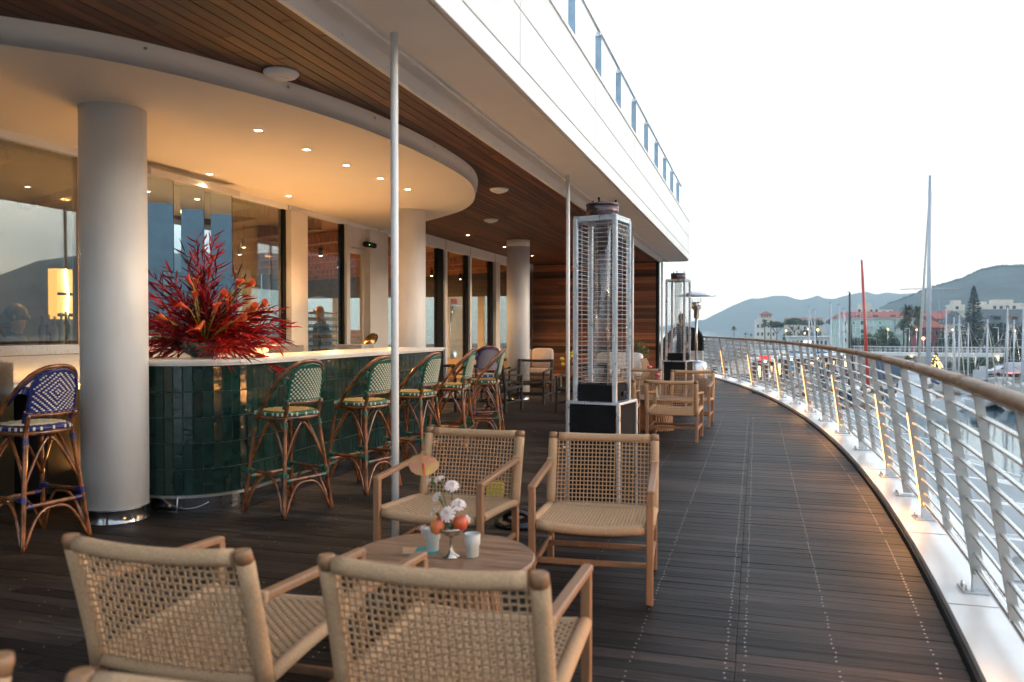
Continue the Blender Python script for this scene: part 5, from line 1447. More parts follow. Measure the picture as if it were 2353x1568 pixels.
hill('mountain', [(52, .5), (56, 2.2), (60, 4.2), (65, 7), (70, 10), (80, 12.8), (92, 15), (104, 15.5), (118, 13.5), (132, 9), (150, 4), (165, 1)], 1900, ZG, .10, .6, depth=.5, seed=5)
# trees along the skyline of the wooded hill
m = MB()
for k in range(620):
    a = AZ(2040) + bgr.random() * (AZ(2353) - AZ(2040)); 
    x = CX + FPX * math.tan(R(a + math.degrees(YAW))); 
    e = 0
    for (x0, y0), (x1, y1) in zip(near[:-1], near[1:]):
        if x0 <= x <= x1: e = EL(x, y0 + (y1 - y0) * (x - x0) / (x1 - x0))
    if not e: continue
    D = 1390; H = CAMZ + D * math.tan(R(e)); p = Vector((D * math.sin(R(a)), D * math.cos(R(a)), H + bgr.uniform(-2, .6))); s_ = bgr.uniform(.8, 2.2)
    m.ball(p, s_, 5, 4, (1, 1, bgr.uniform(.8, 1.4)))
stuff(m.build('ridge_trees', hillm))['label'] = 'ragged line of trees along the crest of the wooded hill'
# ---------------------------------------------------------------- vegetation
barkm = mat('tree_bark', (.10, .07, .05), .9, var=.2)
pinem = mat('pine_needles', (.065, .115, .055), .8, var=.45, scale=.35, detail=6)
darkm = mat('dark_conifer', (.038, .072, .055), .85, var=.4, scale=.5)
bushm = mat('bush_leaves', (.10, .155, .065), .8, var=.5, scale=.4)
palmm = mat('palm_fronds', (.07, .10, .05), .7, var=.4, scale=.8)
def clump(m, c, r, n, s, rs, low=-1.0):
    for _ in range(n):
        d = Vector((rs.gauss(0, 1), rs.gauss(0, 1), rs.gauss(0, 1))).normalized()
        if d.z < low: d.z = -d.z * .3
        k = rs.uniform(.55, 1.0); p = Vector(c) + Vector((d.x * r[0], d.y * r[1], d.z * r[2])) * k
        a = Vector((rs.gauss(0, 1), rs.gauss(0, 1), rs.gauss(0, .6))).normalized(); b = a.cross(Vector((rs.gauss(0, 1), rs.gauss(0, 1), rs.gauss(0, 1)))).normalized(); q = s * rs.uniform(.6, 1.5)
        m.add([p - a * q - b * q * .5, p + a * q - b * q * .6, p + a * q * .7 + b * q * .7, p - a * q * .6 + b * q * .5], [(0, 1, 2, 3)])
def umbrella_pine(x0, x1, ytop, ybot, d, label):
    c = PD((x0 + x1) / 2, HY, d); w = (x1 - x0) / FPX * d / 2; zt = CAMZ - (ytop - HY) / FPX * d; zb = CAMZ - (ybot - HY) / FPX * d
    t = thing('pine_tree', label, 'tree', (c.x, c.y, ZG), 0, 'umbrella pines on the promenade'); rs = random.Random(int(x0)); m = MB(); h = zt - zb
    for k in range(11):
        a = rs.uniform(0, 6.28); r_ = rs.uniform(0, .72) * w; q = rs.uniform(.42, .58)
        clump(m, (r_ * math.cos(a), r_ * math.sin(a), zt - ZG - h * (.40 + .18 * (r_ / w)) ), (w * q * 1.15, w * q * 1.15, h * .42), 420, w * .055, rs, -.4)
    m.build('crown', pinem, t); m = MB(); z0 = zb - ZG
    m.tube(bez((0, 0, 0), (w * .06, 0, z0 * .6), (0, 0, z0 * .9), 5), [w * .06, w * .05, w * .048, w * .045, w * .04, w * .03], 7)
    for k in range(7):
        a = k * .9 + rs.uniform(0, .5); m.tube(bez((0, 0, z0 * .75), (w * .3 * math.cos(a), w * .3 * math.sin(a), z0 * 1.0), (w * .65 * math.cos(a), w * .65 * math.sin(a), z0 + h * .4), 5), w * .02, 5)
    m.build('trunk', barkm, t)
umbrella_pine(1763, 1806, 739, 760, 335, 'leftmost and lowest umbrella pine, right of the villa tower')
umbrella_pine(1800, 1850, 731.5, 755, 325, 'broad umbrella pine, middle one of the three beside the villa')
umbrella_pine(1844, 1893, 734, 755, 332, 'umbrella pine under the long reddish roof, third from the villa')
umbrella_pine(1899, 1934, 732, 751, 345, 'umbrella pine just left of the long green building')
def palm(x, ytop, d, w, label, skirt=0, grp='palm trees'):
    c = PD(x, HY, d); zt = CAMZ - (ytop - HY) / FPX * d - ZG; r = w / FPX * d / 2; t = thing('palm_tree', label, 'tree', (c.x, c.y, ZG), 0, grp); rs = random.Random(int(x * 7)); m = MB(); hc = zt - r * .55
    for k in range(46):
        a = rs.uniform(0, 6.28); e = rs.uniform(-.5, 1.35); L = r * rs.uniform(.85, 1.15); d_ = Vector((math.cos(a) * math.cos(e), math.sin(a) * math.cos(e), math.sin(e)))
        tip = d_ * L + Vector((0, 0, -.45 * L * math.cos(e))); pts = bez((0, 0, hc), Vector((0, 0, hc)) + d_ * L * .6 + Vector((0, 0, .12 * L)), Vector((0, 0, hc)) + tip, 5)
        sd_ = d_.cross(Vector((0, 0, 1))).normalized() * r * .13
        for i in range(5): 
            wdt = math.sin(PI * (i + .7) / 5.7); w2 = math.sin(PI * min(1, (i + 1.7) / 5.7))
            m.add([pts[i] - sd_ * wdt - Vector((0, 0, r * .05)), pts[i], pts[i + 1], pts[i + 1] - sd_ * w2 - Vector((0, 0, r * .05))], [(0, 1, 2, 3)]); m.add([pts[i], pts[i] + sd_ * wdt - Vector((0, 0, r * .05)), pts[i + 1] + sd_ * w2 - Vector((0, 0, r * .05)), pts[i + 1]], [(0, 1, 2, 3)])
    m.build('crown', palmm, t)
    if skirt: 
        m = MB(); clump(m, (0, 0, hc - r * skirt * .5), (r * .45, r * .45, r * skirt * .6), 160, r * .12, rs); m.build('dead_frond_skirt', mat('dry_fronds', (.20, .16, .10), .9, var=.3), t)
    MB().tube([(0, 0, 0), (r * .05, 0, hc * .5), (0, 0, hc)], [r * .13, r * .10, r * .10], 7).build('trunk', barkm, t)
palm(1757, 736.5, 300, 25, 'date palm standing in front of the villa tower'); palm(1771, 739, 305, 20, 'date palm just right of the villa tower')
palm(1686.5, 751, 190, 13, 'lone palm in front of the pale sea, left of the villa'); palm(1603, 753.5, 190, 10, 'small palm beside the black hood, in front of the sea')
palm(1713, 766, 180, 9, 'low palm top just above the handrail, left of the villa'); palm(1726, 768, 180, 7, 'smallest palm top above the handrail by the villa')
palm(2085, 704, 232, 40, 'tall shaggy fan palm in front of the green building, left of its pair', 1.6); palm(2109, 707, 234, 38, 'tall shaggy fan palm in front of the green building, right of its pair', 1.8)
palm(2076, 735, 225, 34, 'shorter fan palm below the tall shaggy pair', .8); palm(2092, 750, 222, 36, 'lowest fan palm at the foot of the tall shaggy pair', .8)
def bush(x0, x1, ytop, d, label, m_=None, n=900, base=None, cat='tree', grp='trees of the town'):
    c = PD((x0 + x1) / 2, HY, d); w = (x1 - x0) / FPX * d / 2; zt = CAMZ - (ytop - HY) / FPX * d - ZG; t = thing('broadleaf_tree' if cat == 'tree' else 'shrub', label, cat, (c.x, c.y, ZG), 0, grp); rs = random.Random(int(x0 * 3)); m = MB()
    for k in range(9):
        a = rs.uniform(0, 6.28); r_ = rs.uniform(.1, .6) * w; z = rs.uniform(.35, .72) * zt
        clump(m, (r_ * math.cos(a), r_ * math.sin(a), z), (w * .5, w * .5, zt * .34), n // 5, max(w, zt) * .036, rs)
    m.build('crown', m_ or bushm, t); MB().tube([(0, 0, 0), (0, 0, zt * .6)], w * .06, 6).build('trunk', barkm, t)
bush(1996, 2062, 752, 225, 'dark leafy tree in front of the green building, left of the palms'); bush(1975, 2008, 766, 220, 'low dark tree between the red mast and the palms')
bush(2266, 2312, 742, 235, 'dark tree right of the tall conifer', darkm); bush(2306, 2352, 748, 232, 'dark tree at the right edge below the grey roofed block', darkm); bush(2350, 2400, 744, 236, 'dark tree cut by the right edge', darkm)
bush(2150, 2176, 757, 228, 'small grey green tree beside the red house'); bush(2180, 2216, 758, 226, 'dark tree at the foot of the tall conifer, left side', darkm)
bush(2196, 2232, 822, 124, 'round green tree under the long bridge, beside the lit fir', None, 1200, None, 'tree', 'trees under the bridge'); bush(2230, 2268, 819, 126, 'broad tree under the bridge, behind the truck lane', None, 1200, None, 'tree', 'trees under the bridge')
bush(2312, 2362, 797, 132, 'tall green tree in front of the bridge at the right edge', None, 1500, None, 'tree', 'trees under the bridge'); bush(2210, 2262, 838, 118, 'dark low hedge of shrubs right of the big mast', None, 1200, None, 'shrub', 'shrubs on the quay')
bush(2076, 2104, 818, 128, 'small tree left of the big mast under the bridge', None, 700, None, 'tree', 'trees under the bridge')
bush(2262, 2300, 840, 121, 'shrub left of the parked truck', None, 900, None, 'shrub', 'shrubs on the quay')
for k in range(5): bush(1812 + k * 22, 1830 + k * 22, 832, 118, 'low round shrub on the quay, %s from the left' % ['first', 'second', 'third', 'fourth', 'fifth'][k], None, 260, None, 'shrub', 'shrubs in front of the kiosks')
for i_, (x0_, x1_, y_, d_) in enumerate(((1795, 1830, 757, 262), (1828, 1862, 756, 264), (1860, 1896, 757, 262), (1950, 1985, 776, 208), (1990, 2030, 774, 210), (2034, 2070, 776, 207), (2176, 2206, 772, 209), (2212, 2250, 770, 211), (2256, 2296, 771, 210), (2300, 2345, 770, 212))):
    bush(x0_, x1_, y_, d_, 'dark garden shrub in the row behind the walkway, %s from the left' % 'first second third fourth fifth sixth seventh eighth ninth tenth'.split()[i_], darkm if i_ % 2 else bushm, 520, None, 'shrub', 'shrubs behind the walkway')
for i_, (x0_, x1_, y_, d_) in enumerate(((2168, 2204, 830, 123), (2200, 2252, 822, 128), (2246, 2296, 819, 131), (2288, 2336, 818, 134), (2326, 2380, 812, 136), (1990, 2030, 824, 130), (2036, 2078, 824, 130))):
    bush(x0_, x1_, y_, d_, 'low green thicket in the shade under the bridge, %s of the row' % 'first second third fourth fifth sixth seventh'.split()[i_], None, 620, None, 'shrub', 'thickets under the bridge')
# tall tiered conifer
c = PD(2237, HY, 228); zt = CAMZ - (657 - HY) / FPX * 228 - ZG
t = thing('conifer_tree', 'tall dark tiered conifer rising above the town roofs', 'tree', (c.x, c.y, ZG)); rs = random.Random(8); m = MB(); mt_ = MB()
for k in range(44):
    u = k / 43; z = zt * (.10 + .89 * u); L = 3.55 * (1 - u) ** .75 + .25
    nb = 11
    for q in range(nb):
        a = 2 * PI * q / nb + k * .37 + rs.uniform(-.15, .15); LL = L * rs.uniform(.72, 1.12); e = Vector((math.cos(a) * LL, math.sin(a) * LL, z - .18 * LL + rs.uniform(-.1, .3) + .25 * LL * .6)); s0 = Vector((0, 0, z)); mid = s0.lerp(e, .55) - Vector((0, 0, .14 * LL))
        P = bez(s0, mid, e, 4); sd_ = Vector((-math.sin(a), math.cos(a), 0))
        for i in range(4):
            w0 = .46 * (1 - i / 5); m.add([P[i] - sd_ * w0 - Vector((0, 0, .12)), P[i] + Vector((0, 0, .08)), P[i + 1] + Vector((0, 0, .06)), P[i + 1] - sd_ * w0 * .8 - Vector((0, 0, .12))], [(0, 1, 2, 3)]); m.add([P[i] + Vector((0, 0, .08)), P[i] + sd_ * w0 - Vector((0, 0, .12)), P[i + 1] + sd_ * w0 * .8 - Vector((0, 0, .12)), P[i + 1] + Vector((0, 0, .06))], [(0, 1, 2, 3)])
m.build('crown', darkm, t); MB().tube([(0, 0, 0), (0, 0, zt)], [.35, .05], 7).build('trunk', barkm, t)
# lit fir
c = PD(2151, HY, 120); t = thing('lit_fir', 'small fir tree covered in warm lights on the quay', 'tree', (c.x, c.y, ZG)); m = MB(); zt = CAMZ - (810 - HY) / FPX * 120 - ZG; rs = random.Random(1)
for k in range(900):
    u = rs.random() ** .7; z = zt * (1 - u); r_ = 1.35 * u * rs.uniform(.5, 1); a = rs.uniform(0, 6.28); clump(m, (r_ * math.cos(a), r_ * math.sin(a), z), (.1, .1, .1), 1, .13, rs)
m.build('crown', bushm, t); m = MB()
for k in range(170):
    u = rs.random() ** .6; z = zt * (1 - u); r_ = 1.4 * u; a = rs.uniform(0, 6.28); m.ball((r_ * math.cos(a), r_ * math.sin(a), z), .035, 4, 3)
m.build('fairy_light', emat('fairy_glow', (1, .6, .2), 3.0), t)['kind'] = 'stuff'
# ---------------------------------------------------------------- buildings
M['win'] = mat('dark_window', (.03, .045, .055), .15, spec=.8)
M['shut'] = mat('pale_shutter', (.50, .58, .54), .6)
M['redroof'] = mat('red_tile_roof', (.38, .12, .10), .8, var=.2, scale=3, stretch=(1, 6, 1))
def block(name, label, x0, x1, yt, d, wallm, z0=ZG, depth=12, rz=0.0):
    """facade spans x0..x1 at depth d, eaves at picture row yt; local x along facade, local -y towards the camera"""
    c = PD((x0 + x1) / 2, HY, d); w = (x1 - x0) / FPX * d; h = CAMZ - (yt - HY) / FPX * d - z0
    ang = YAW + rz - math.atan(((x0 + x1) / 2 - CX) / FPX) * .5
    t = thing(name, label, 'building', (c.x, c.y, z0), ang)
    MB().b2((-w / 2, 0, 0), (w / 2, depth, h)).build('wall', wallm, t)
    return t, w, h
def hip(t, w, h, depth, rise, ov, m_, ridge=.6, z=None):
    z = h if z is None else z; a = -w / 2 - ov; b = w / 2 + ov; y0 = -ov; y1 = depth + ov; rx = w / 2 * ridge; my = depth / 2
    m = MB(); m.add([(a, y0, z), (b, y0, z), (b, y1, z), (a, y1, z), (-rx, my, z + rise), (rx, my, z + rise), (a, y0, z - .15), (b, y0, z - .15), (b, y1, z - .15), (a, y1, z - .15)],
          [(0, 1, 5, 4), (2, 3, 4, 5), (1, 2, 5), (3, 0, 4), (9, 8, 7, 6), (6, 7, 1, 0), (7, 8, 2, 1), (8, 9, 3, 2), (9, 6, 0, 3)])
    return m.build('roof', m_, t)
def gable(t, w, h, depth, rise, ov, m_):
    a = -w / 2 - ov; b = w / 2 + ov; y0 = -ov; y1 = depth + ov; my = depth / 2
    m = MB(); m.add([(a, y0, h), (b, y0, h), (b, y1, h), (a, y1, h), (a, my, h + rise), (b, my, h + rise)], [(0, 1, 5, 4), (2, 3, 4, 5), (1, 2, 5), (3, 0, 4), (3, 2, 1, 0)])
    return m.build('roof', m_, t)
def win(t, x, z, w, h, fm, wm_=None, nm='window'):
    f = MB(); f.b2((x - w / 2 - .12, -.06, z - h / 2 - .12), (x + w / 2 + .12, .02, z - h / 2 - .005)); f.b2((x - w / 2 - .12, -.06, z + h / 2 + .005), (x + w / 2 + .12, .02, z + h / 2 + .12))
    f.b2((x - w / 2 - .12, -.06, z - h / 2), (x - w / 2 - .005, .02, z + h / 2)); f.b2((x + w / 2 + .005, -.06, z - h / 2), (x + w / 2 + .12, .02, z + h / 2))
    o = f.build(nm, fm, t); MB().b2((x - w / 2, -.03, z - h / 2), (x + w / 2, .012, z + h / 2)).build('pane', wm_ or M['win'], o); return o
mint = mat('mint_wall', (.42, .60, .53), .85, var=.04, scale=.5); wtrim = mat('white_trim', (.74, .75, .73), .7, var=.03, scale=.5)
t, w, h = block('apartment_house', 'long mint green house with a red tiled roof behind the masts', 1935, 2129, 730, 285, mint, rz=.10)
hip(t, w, h, 12, 2.2, .5, M['redroof'], .86)
MB().b2((-w / 2 - .3, -.35, h - .45), (w / 2 + .3, .0 - .002, h - .16)).build('cornice', wtrim, t)
for fl in range(3):
    z = h - 1.9 - fl * 3.1
    MB().b2((-w / 2, -.10, z - 1.75), (w / 2, -.002, z - 1.6)).build('string_course', wtrim, t)
    for k in range(10):
        x = -w / 2 + 1.6 + k * (w - 3.2) / 9
        if k in (3, 6): 
            win(t, x, z - .2, 1.3, 2.1, wtrim, M['shut'], 'balcony_door'); b = MB(); b.b2((x - 1.3, -.95, z - 1.35), (x + 1.3, -.11, z - 1.2)); b.build('balcony', wtrim, t)
            b = MB(); [b.b2((x - 1.28 + q * .21, -.93, z - 1.19), (x - 1.24 + q * .21, -.90, z - .35)) for q in range(13)]; b.b2((x - 1.3, -.95, z - .35), (x + 1.3, -.88, z - .3)); b.build('balcony_rail', wtrim, t)
        elif (k + fl) % 3 == 1: win(t, x, z, .55, .75, wtrim)
        else: win(t, x, z, 1.25, 1.35, wtrim, M['shut'] if k % 2 else M['win'])
for k in (-.32, -.12, .08, .36): 
    MB().b2((w * k, .6, h + .35), (w * k + 1.6, 1.9, h + .8)).build('skylight', M['win'], t)
MB().b2((w * .40, 4.5, h + 1), (w * .40 + .9, 5.4, h + 3.0)).build('chimney', wtrim, t)
for k in (-.22, .12): MB().cyl((w * k, -.12, 0), (w * k, -.12, h), .09, 6).build('downpipe', M['black'], t)
# penthouse on the roofs behind
crm = mat('cream_wall', (.66, .60, .50), .85, var=.03, scale=.4)
t, w, h = block('attic_house', 'cream attic house rising behind the long red roof', 1968, 2018, 709, 315, crm); 
MB().b2((-w * .3, 1, h + .002), (w * .2, 6, h + 2.1)).build('upper_room', crm, t); [win(t, x, h - 1, .9, 1.2, wtrim) for x in (-3, -1, 1.4, 3.3)]
t, w, h = block('attic_house', 'low cream house top behind the right end of the long red roof', 2026, 2050, 712, 318, crm); [win(t, x, h - 1, .8, 1.0, wtrim) for x in (-1, 1.2)]
maroon = mat('maroon_wall', (.28, .07, .075), .85, var=.05)
t, w, h = block('villa', 'dark red villa with a hipped tile roof behind the big mast', 2121, 2173, 753, 238, maroon, rz=.15, depth=8); hip(t, w, h, 8, 2.4, .5, mat('brick_red_roof', (.36, .12, .07), .8, var=.2), .15)
for k in range(4): win(t, -w / 2 + 1.0 + k * 1.5, h - 1.6, .7, 1.5, mat('pink_trim', (.45, .25, .22), .8) if k == 0 else bpy.data.materials['pink_trim'])
win(t, w / 2 - 1.6, h - 1.6, .9, 1.7, bpy.data.materials['pink_trim']); win(t, w / 2 - 1.6, h - 5.0, .9, 1.7, bpy.data.materials['pink_trim']); 
[win(t, -w / 2 + 1.0 + k * 1.5, h - 5.2, .8, 1.6, bpy.data.materials['pink_trim']) for k in range(3)]
for x0, x1, y, d, cc, lb in ((2130, 2180, 728, 300, (.30, .16, .12), 'brown gabled house behind the dark red villa'), (2176, 2200, 726, 290, (.42, .38, .26), 'yellowish house left of the tall conifer'), (2152, 2190, 733, 270, (.30, .13, .10), 'low red roofed house between the big mast and the conifer')):
    t, w, h = block('house', lb, x0, x1, y, d, mat('house_wall', cc, .85, var=.06), rz=.2, depth=9); gable(t, w, h, 9, 2.0, .4, M['redroof']); [win(t, -w / 2 + 1.4 + k * 2.2, h - 1.5, .9, 1.3, wtrim) for k in range(max(1, int(w / 2.3)))]
slate = mat('slate_roof', (.075, .10, .11), .6, var=.2, scale=2); beigew = mat('beige_wall', (.50, .45, .38), .85, var=.03, scale=.4)
t, w, h = block('apartment_block', 'apartment block with a large slate roof and long balconies at the right', 2262, 2400, 742, 262, beigew, rz=.25, depth=14)
hip(t, w, h, 14, 4.6, .8, slate, .75)
for fl in range(3):
    z = h - 2.8 - fl * 3.1; MB().b2((-w / 2 - .2, -1.5, z - .1), (w / 2 + .2, -.005, z + .1)).build('balcony_slab', wtrim, t); MB().b2((-w / 2 - .2, -1.5, z + .102), (w / 2 + .2, -1.42, z + 1.0)).build('balcony_front', beigew, t)
    for k in range(7): win(t, -w / 2 + 1.6 + k * (w - 3.2) / 6, z + 1.5, 1.4, 1.8, wtrim)
for k, cc in ((-.25, 0), (.03, 1), (.30, 0)):
    m = MB(); m.b2((w * k - 1.2, 1.0, h + .9), (w * k + 1.2, 4, h + 2.4)); m.build('dormer', mat('orange_awning', (.42, .17, .08), .8) if cc else slate, t); MB().b2((w * k - .9, .92, h + 1.1), (w * k + .9, .99, h + 2.1)).build('dormer_window', M['win'], t)
t, w, h = block('apartment_block', 'smaller slate roofed block left of the conifer', 2196, 2222, 742, 255, beigew, rz=.2, depth=10); hip(t, w, h, 10, 3.8, .5, slate, .4); [win(t, -1.6 + k * 1.6, h - 1.6, .9, 1.3, wtrim) for k in range(3)]
for x0, x1, y, d, lb in ((2192, 2216, 700, 360, 'cream terraced block on the slope, left of the conifer top'), (2246, 2276, 703, 380, 'pale flat roofed block on the slope, right of the conifer'), (2280, 2343, 699, 350, 'wide cream block with roof terraces on the slope'), (2336, 2390, 706, 370, 'pale block on the slope at the right edge')):
    t, w, h = block('hillside_block', lb, x0, x1, y, d, crm, rz=.1, depth=10)
    for fl in range(5):
        z = h - 1.5 - fl * 3; MB().b2((-w / 2 - .1, -.8, z - 1.5), (w / 2 + .1, -.003, z - 1.3)).build('balcony_slab', wtrim, t); [win(t, -w / 2 + 1.4 + k * 2.6, z, 1.3, 1.4, wtrim) for k in range(int(w / 2.6))]
    MB().b2((-w * .35, 2, h + .002), (w * .3, 7, h + 2.0)).build('roof_room', crm, t)
# villa with tower
vw = mat('ivory_wall', (.74, .69, .60), .85, var=.03)
t, w, h = block('tower_villa', 'ivory seaside villa with a square lookout tower and red roof', 1737, 1783, 736, 400, vw, rz=-.1, depth=10)
xs = w * (1760 - 1760) / 46; tw = 25 / FPX * 400; th_ = CAMZ - (722 - HY) / FPX * 400 - ZG
tow = MB(); tow.b2((-tw / 2, -.4, h + .002), (tw / 2, tw - .4, th_ - 1.9)); tow.b2((-tw / 2 - .3, -.7, th_ - 1.9), (tw / 2 + .3, tw - .1, th_ - 1.7)); tower = tow.build('tower', vw, t)
for k in range(5): MB().b2((-tw / 2 + k * (tw - .5) / 4, -.4, th_ - 1.69), (-tw / 2 + .5 + k * (tw - .5) / 4, .1, th_ - .2)).build('tower_pillar', vw, t)
MB().b2((-tw / 2 + .1, .6, th_ - 1.69), (tw / 2 - .1, tw - .5, th_ - .2)).build('tower_room', mat('peach_inner', (.45, .27, .17), .8), t)
m = MB(); q = tw / 2 + .9; m.add([(-q, -1.3, th_ - .2), (q, -1.3, th_ - .2), (q, tw + .5, th_ - .2), (-q, tw + .5, th_ - .2), (0, tw / 2 - .4, th_ + 1.4)], [(0, 1, 4), (1, 2, 4), (2, 3, 4), (3, 0, 4), (3, 2, 1, 0)]); m.build('tower_roof', M['redroof'], t)
[win(t, x, h - 3, .9, 1.6, vw) for x in (-3.8, -1.8, 1.2, 3.6)]; [win(t, x, h - 7, .9, 1.6, vw) for x in (-3.8, -1.8, 1.2, 3.6)]
MB().b2((-w / 2, -.3, h), (w / 2, .2, h + .5)).build('balustrade', vw, t); MB().box((-w / 2 + 1.2, .5, h + 1.2), (.8, .8, 1.9), taper=.4).build('statue', vw, t)
t, w, h = block('long_house', 'long building with a faded red gable roof behind the umbrella pines', 1812, 1892, 745, 390, crm, rz=.05, depth=12); gable(t, w, h, 12, 3.2, .3, mat('faded_red_roof', (.30, .17, .14), .85, var=.1)); [win(t, -w / 2 + 2 + k * 3, h - 2, 1, 1.6, wtrim) for k in range(int(w / 3))]
t, w, h = block('beach_restaurant', 'low white beach restaurant with lit windows under the pines', 1818, 1902, 775, 215, mat('white_wall', (.62, .64, .64), .8), depth=7)
lit = emat('lit_window', (1, .50, .16), 1.6)
for k in range(9): win(t, -w / 2 + .8 + k * (w - 1.6) / 8, h - 1.6, .65, 1.3, wtrim, lit if k in (3, 4) else M['win'])
MB().b2((-w / 2 - .4, -.6, h + .002), (w / 2 + .4, 7.4, h + .25)).build('flat_roof', wtrim, t)
# grey roofed shed beyond the terrace end
t, w, h = block('boat_shed', 'grey roofed shed seen through the railing at the far left end', 1600, 1672, 826, 62, mat('shed_wall', (.42, .42, .42), .8), rz=-.35, depth=9); gable(t, w, h, 9, 1.5, .4, mat('grey_roof', (.17, .16, .15), .8, var=.1))
for k in range(3): win(t, -w / 2 + .6 + k * .8, h - 1.2, .5, 1.2, wtrim)
# row of kiosks under white canopies
litk = emat('kiosk_glow', (1, .52, .2), 1.0)
shop = mat('shop_interior', (.12, .05, .03), .8, var=.3)
for k, (x0, x1, d, lb) in enumerate(((1668, 1722, 100, 'white canopied kiosk at the left, seen low through the railing'), (1726, 1782, 107, 'kiosk with a bright red sign, seen through the railing'), (1786, 1842, 113, 'kiosk with dark opening in the middle of the row'), (1846, 1905, 119, 'kiosk with lit doorway, fourth in the row'), (1909, 1968, 124, 'kiosk behind the black mast, fifth in the row'))):
    t, w, h = block('kiosk', lb, x0, x1, 0, d, shop, depth=.3)
    h = 3.0
    for ch in list(t.children): bpy.data.objects.remove(ch)
    MB().b2((-w / 2, 1.2, 0), (w / 2, 4, h - .3)).build('back_room', shop, t); MB().b2((-w / 2 - .2, -.9, h - .28), (w / 2 + .2, 4.2, h)).build('roof', M['white'], t)
    for q in range(5): MB().b2((-w / 2 + q * (w - .22) / 4, 0, 0), (-w / 2 + .22 + q * (w - .22) / 4, .25, h - .285)).build('pillar', M['white'], t)
    for q in range(4): 
        if (q + k) % 2 == 0: MB().b2((-w / 2 + .35 + q * (w - .22) / 4, 1.12, .4), (-w / 2 - .1 + (q + 1) * (w - .22) / 4, 1.19, 1.9)).build('lit_front', litk, t)
    if k == 1: MB().b2((-w * .2, -1.05, h - .25), (w * .25, -.91, h + .45)).build('sign', mat('red_signboard', (.60, .03, .03), .5, emis=(.8, .03, .02), es=.4), t)
    if k == 0: MB().b2((-w * .2, -1.6, h - .8), (w * .4, -.95, h - .55)).build('awning', mat('blue_awning', (.03, .20, .50), .6), t)
    if k == 2: MB().b2((-w * .1, -1.6, .9), (w * .10, -.95, 2.3)).build('board', mat('blue_board', (.05, .35, .62), .5), t)
    MB().ball((w * .1, .3, h - .45), .13, 8, 6).build('lamp', emat('lamp_ball', (1, .65, .3), 4), t)
tag(MB().b2((*[v - 3 for v in GXY(1855, 140)], ZG + 2.8), (GXY(1855, 140)[0] + 3, GXY(1855, 140)[1] + 3, ZG + 3.0)).build('blue_canopy', mat('blue_cloth', (.02, .16, .42), .7)), 'flat bright blue canopy roof beyond the kiosks', 'canopy')
# ---------------------------------------------------------------- elevated walkway
bw = mat('bridge_white', (.66, .67, .66), .5, var=.05)
br = thing('footbridge', 'long white elevated walkway with railings crossing behind the masts', 'bridge')
bp_ = [PD(x, HY, d) for x, d in ((1690, 172), (1800, 168), (1900, 163), (2000, 158), (2100, 154), (2200, 151), (2300, 149), (2450, 147), (2800, 143))]
zb = -3.95
def strip(pts, off0, off1, z0, z1, m_, name):
    m = MB(); rings = []
    for i, p in enumerate(pts):
        t_ = (pts[min(i + 1, len(pts) - 1)] - pts[max(i - 1, 0)]); t_.z = 0; t_.normalize(); nn = Vector((-t_.y, t_.x, 0))
        a = p + nn * off0; b = p + nn * off1
        rings.append([Vector((a.x, a.y, z0)), Vector((b.x, b.y, z0)), Vector((b.x, b.y, z1)), Vector((a.x, a.y, z1))])
    m.loft(rings); return m.build(name, m_, br)
strip(bp_, 0, 4.2, zb, zb + .65, bw, 'deck_girder')
for o in (0, 4.1):
    strip(bp_, o, o + .1, zb + 1.72, zb + 1.80, bw, 'handrail'); strip(bp_, o, o + .05, zb + 1.2, zb + 1.24, bw, 'mid_rail')
m = MB(); pm = MB(); lm = MB()
for i in range(len(bp_) - 1):
    n = int((bp_[i + 1] - bp_[i]).length / .8)
    for k in range(n):
        p = bp_[i].lerp(bp_[i + 1], k / n); m.b2((p.x - .03, p.y - .03, zb + .65), (p.x + .03, p.y + .03, zb + 1.72)); m.b2((p.x - .03, p.y + 4.0, zb + .65), (p.x + .03, p.y + 4.06, zb + 1.72))
m.build('baluster', bw, br)['kind'] = 'stuff'
k = 0
for i in range(len(bp_) - 1):
    n = max(1, int((bp_[i + 1] - bp_[i]).length / 5.8))
    for q in range(n):
        p = bp_[i].lerp(bp_[i + 1], q / n) + Vector((.5, 2, 0)); 
        MB().tube([(p.x, p.y, ZG), (p.x, p.y, zb)], .22, 8).build('pier', mat('pier_grey', (.30, .29, .28), .8) if k == 0 else bpy.data.materials['pier_grey'], br); 
        MB().tube([(p.x - 1, p.y - 2.3, zb - .9), (p.x - 1, p.y - 2.3, zb - .05)], [.05, .22], 8).build('cone_lamp', emat('cone_glow', (1, .66, .34), 1.8) if k == 0 else bpy.data.materials['cone_glow'], br); k += 1
for x, lb in ((2262, 'tiny walker in pale clothes on the elevated walkway'), (2273, 'tiny walker in dark clothes on the elevated walkway')):
    p = PD(x, HY, 152); J = standing(); 
    person(lb, (p.x, p.y, zb + .65), R(90), J, RD, [skin, whs if x == 2262 else blk, navy, blk], (hairb, False))
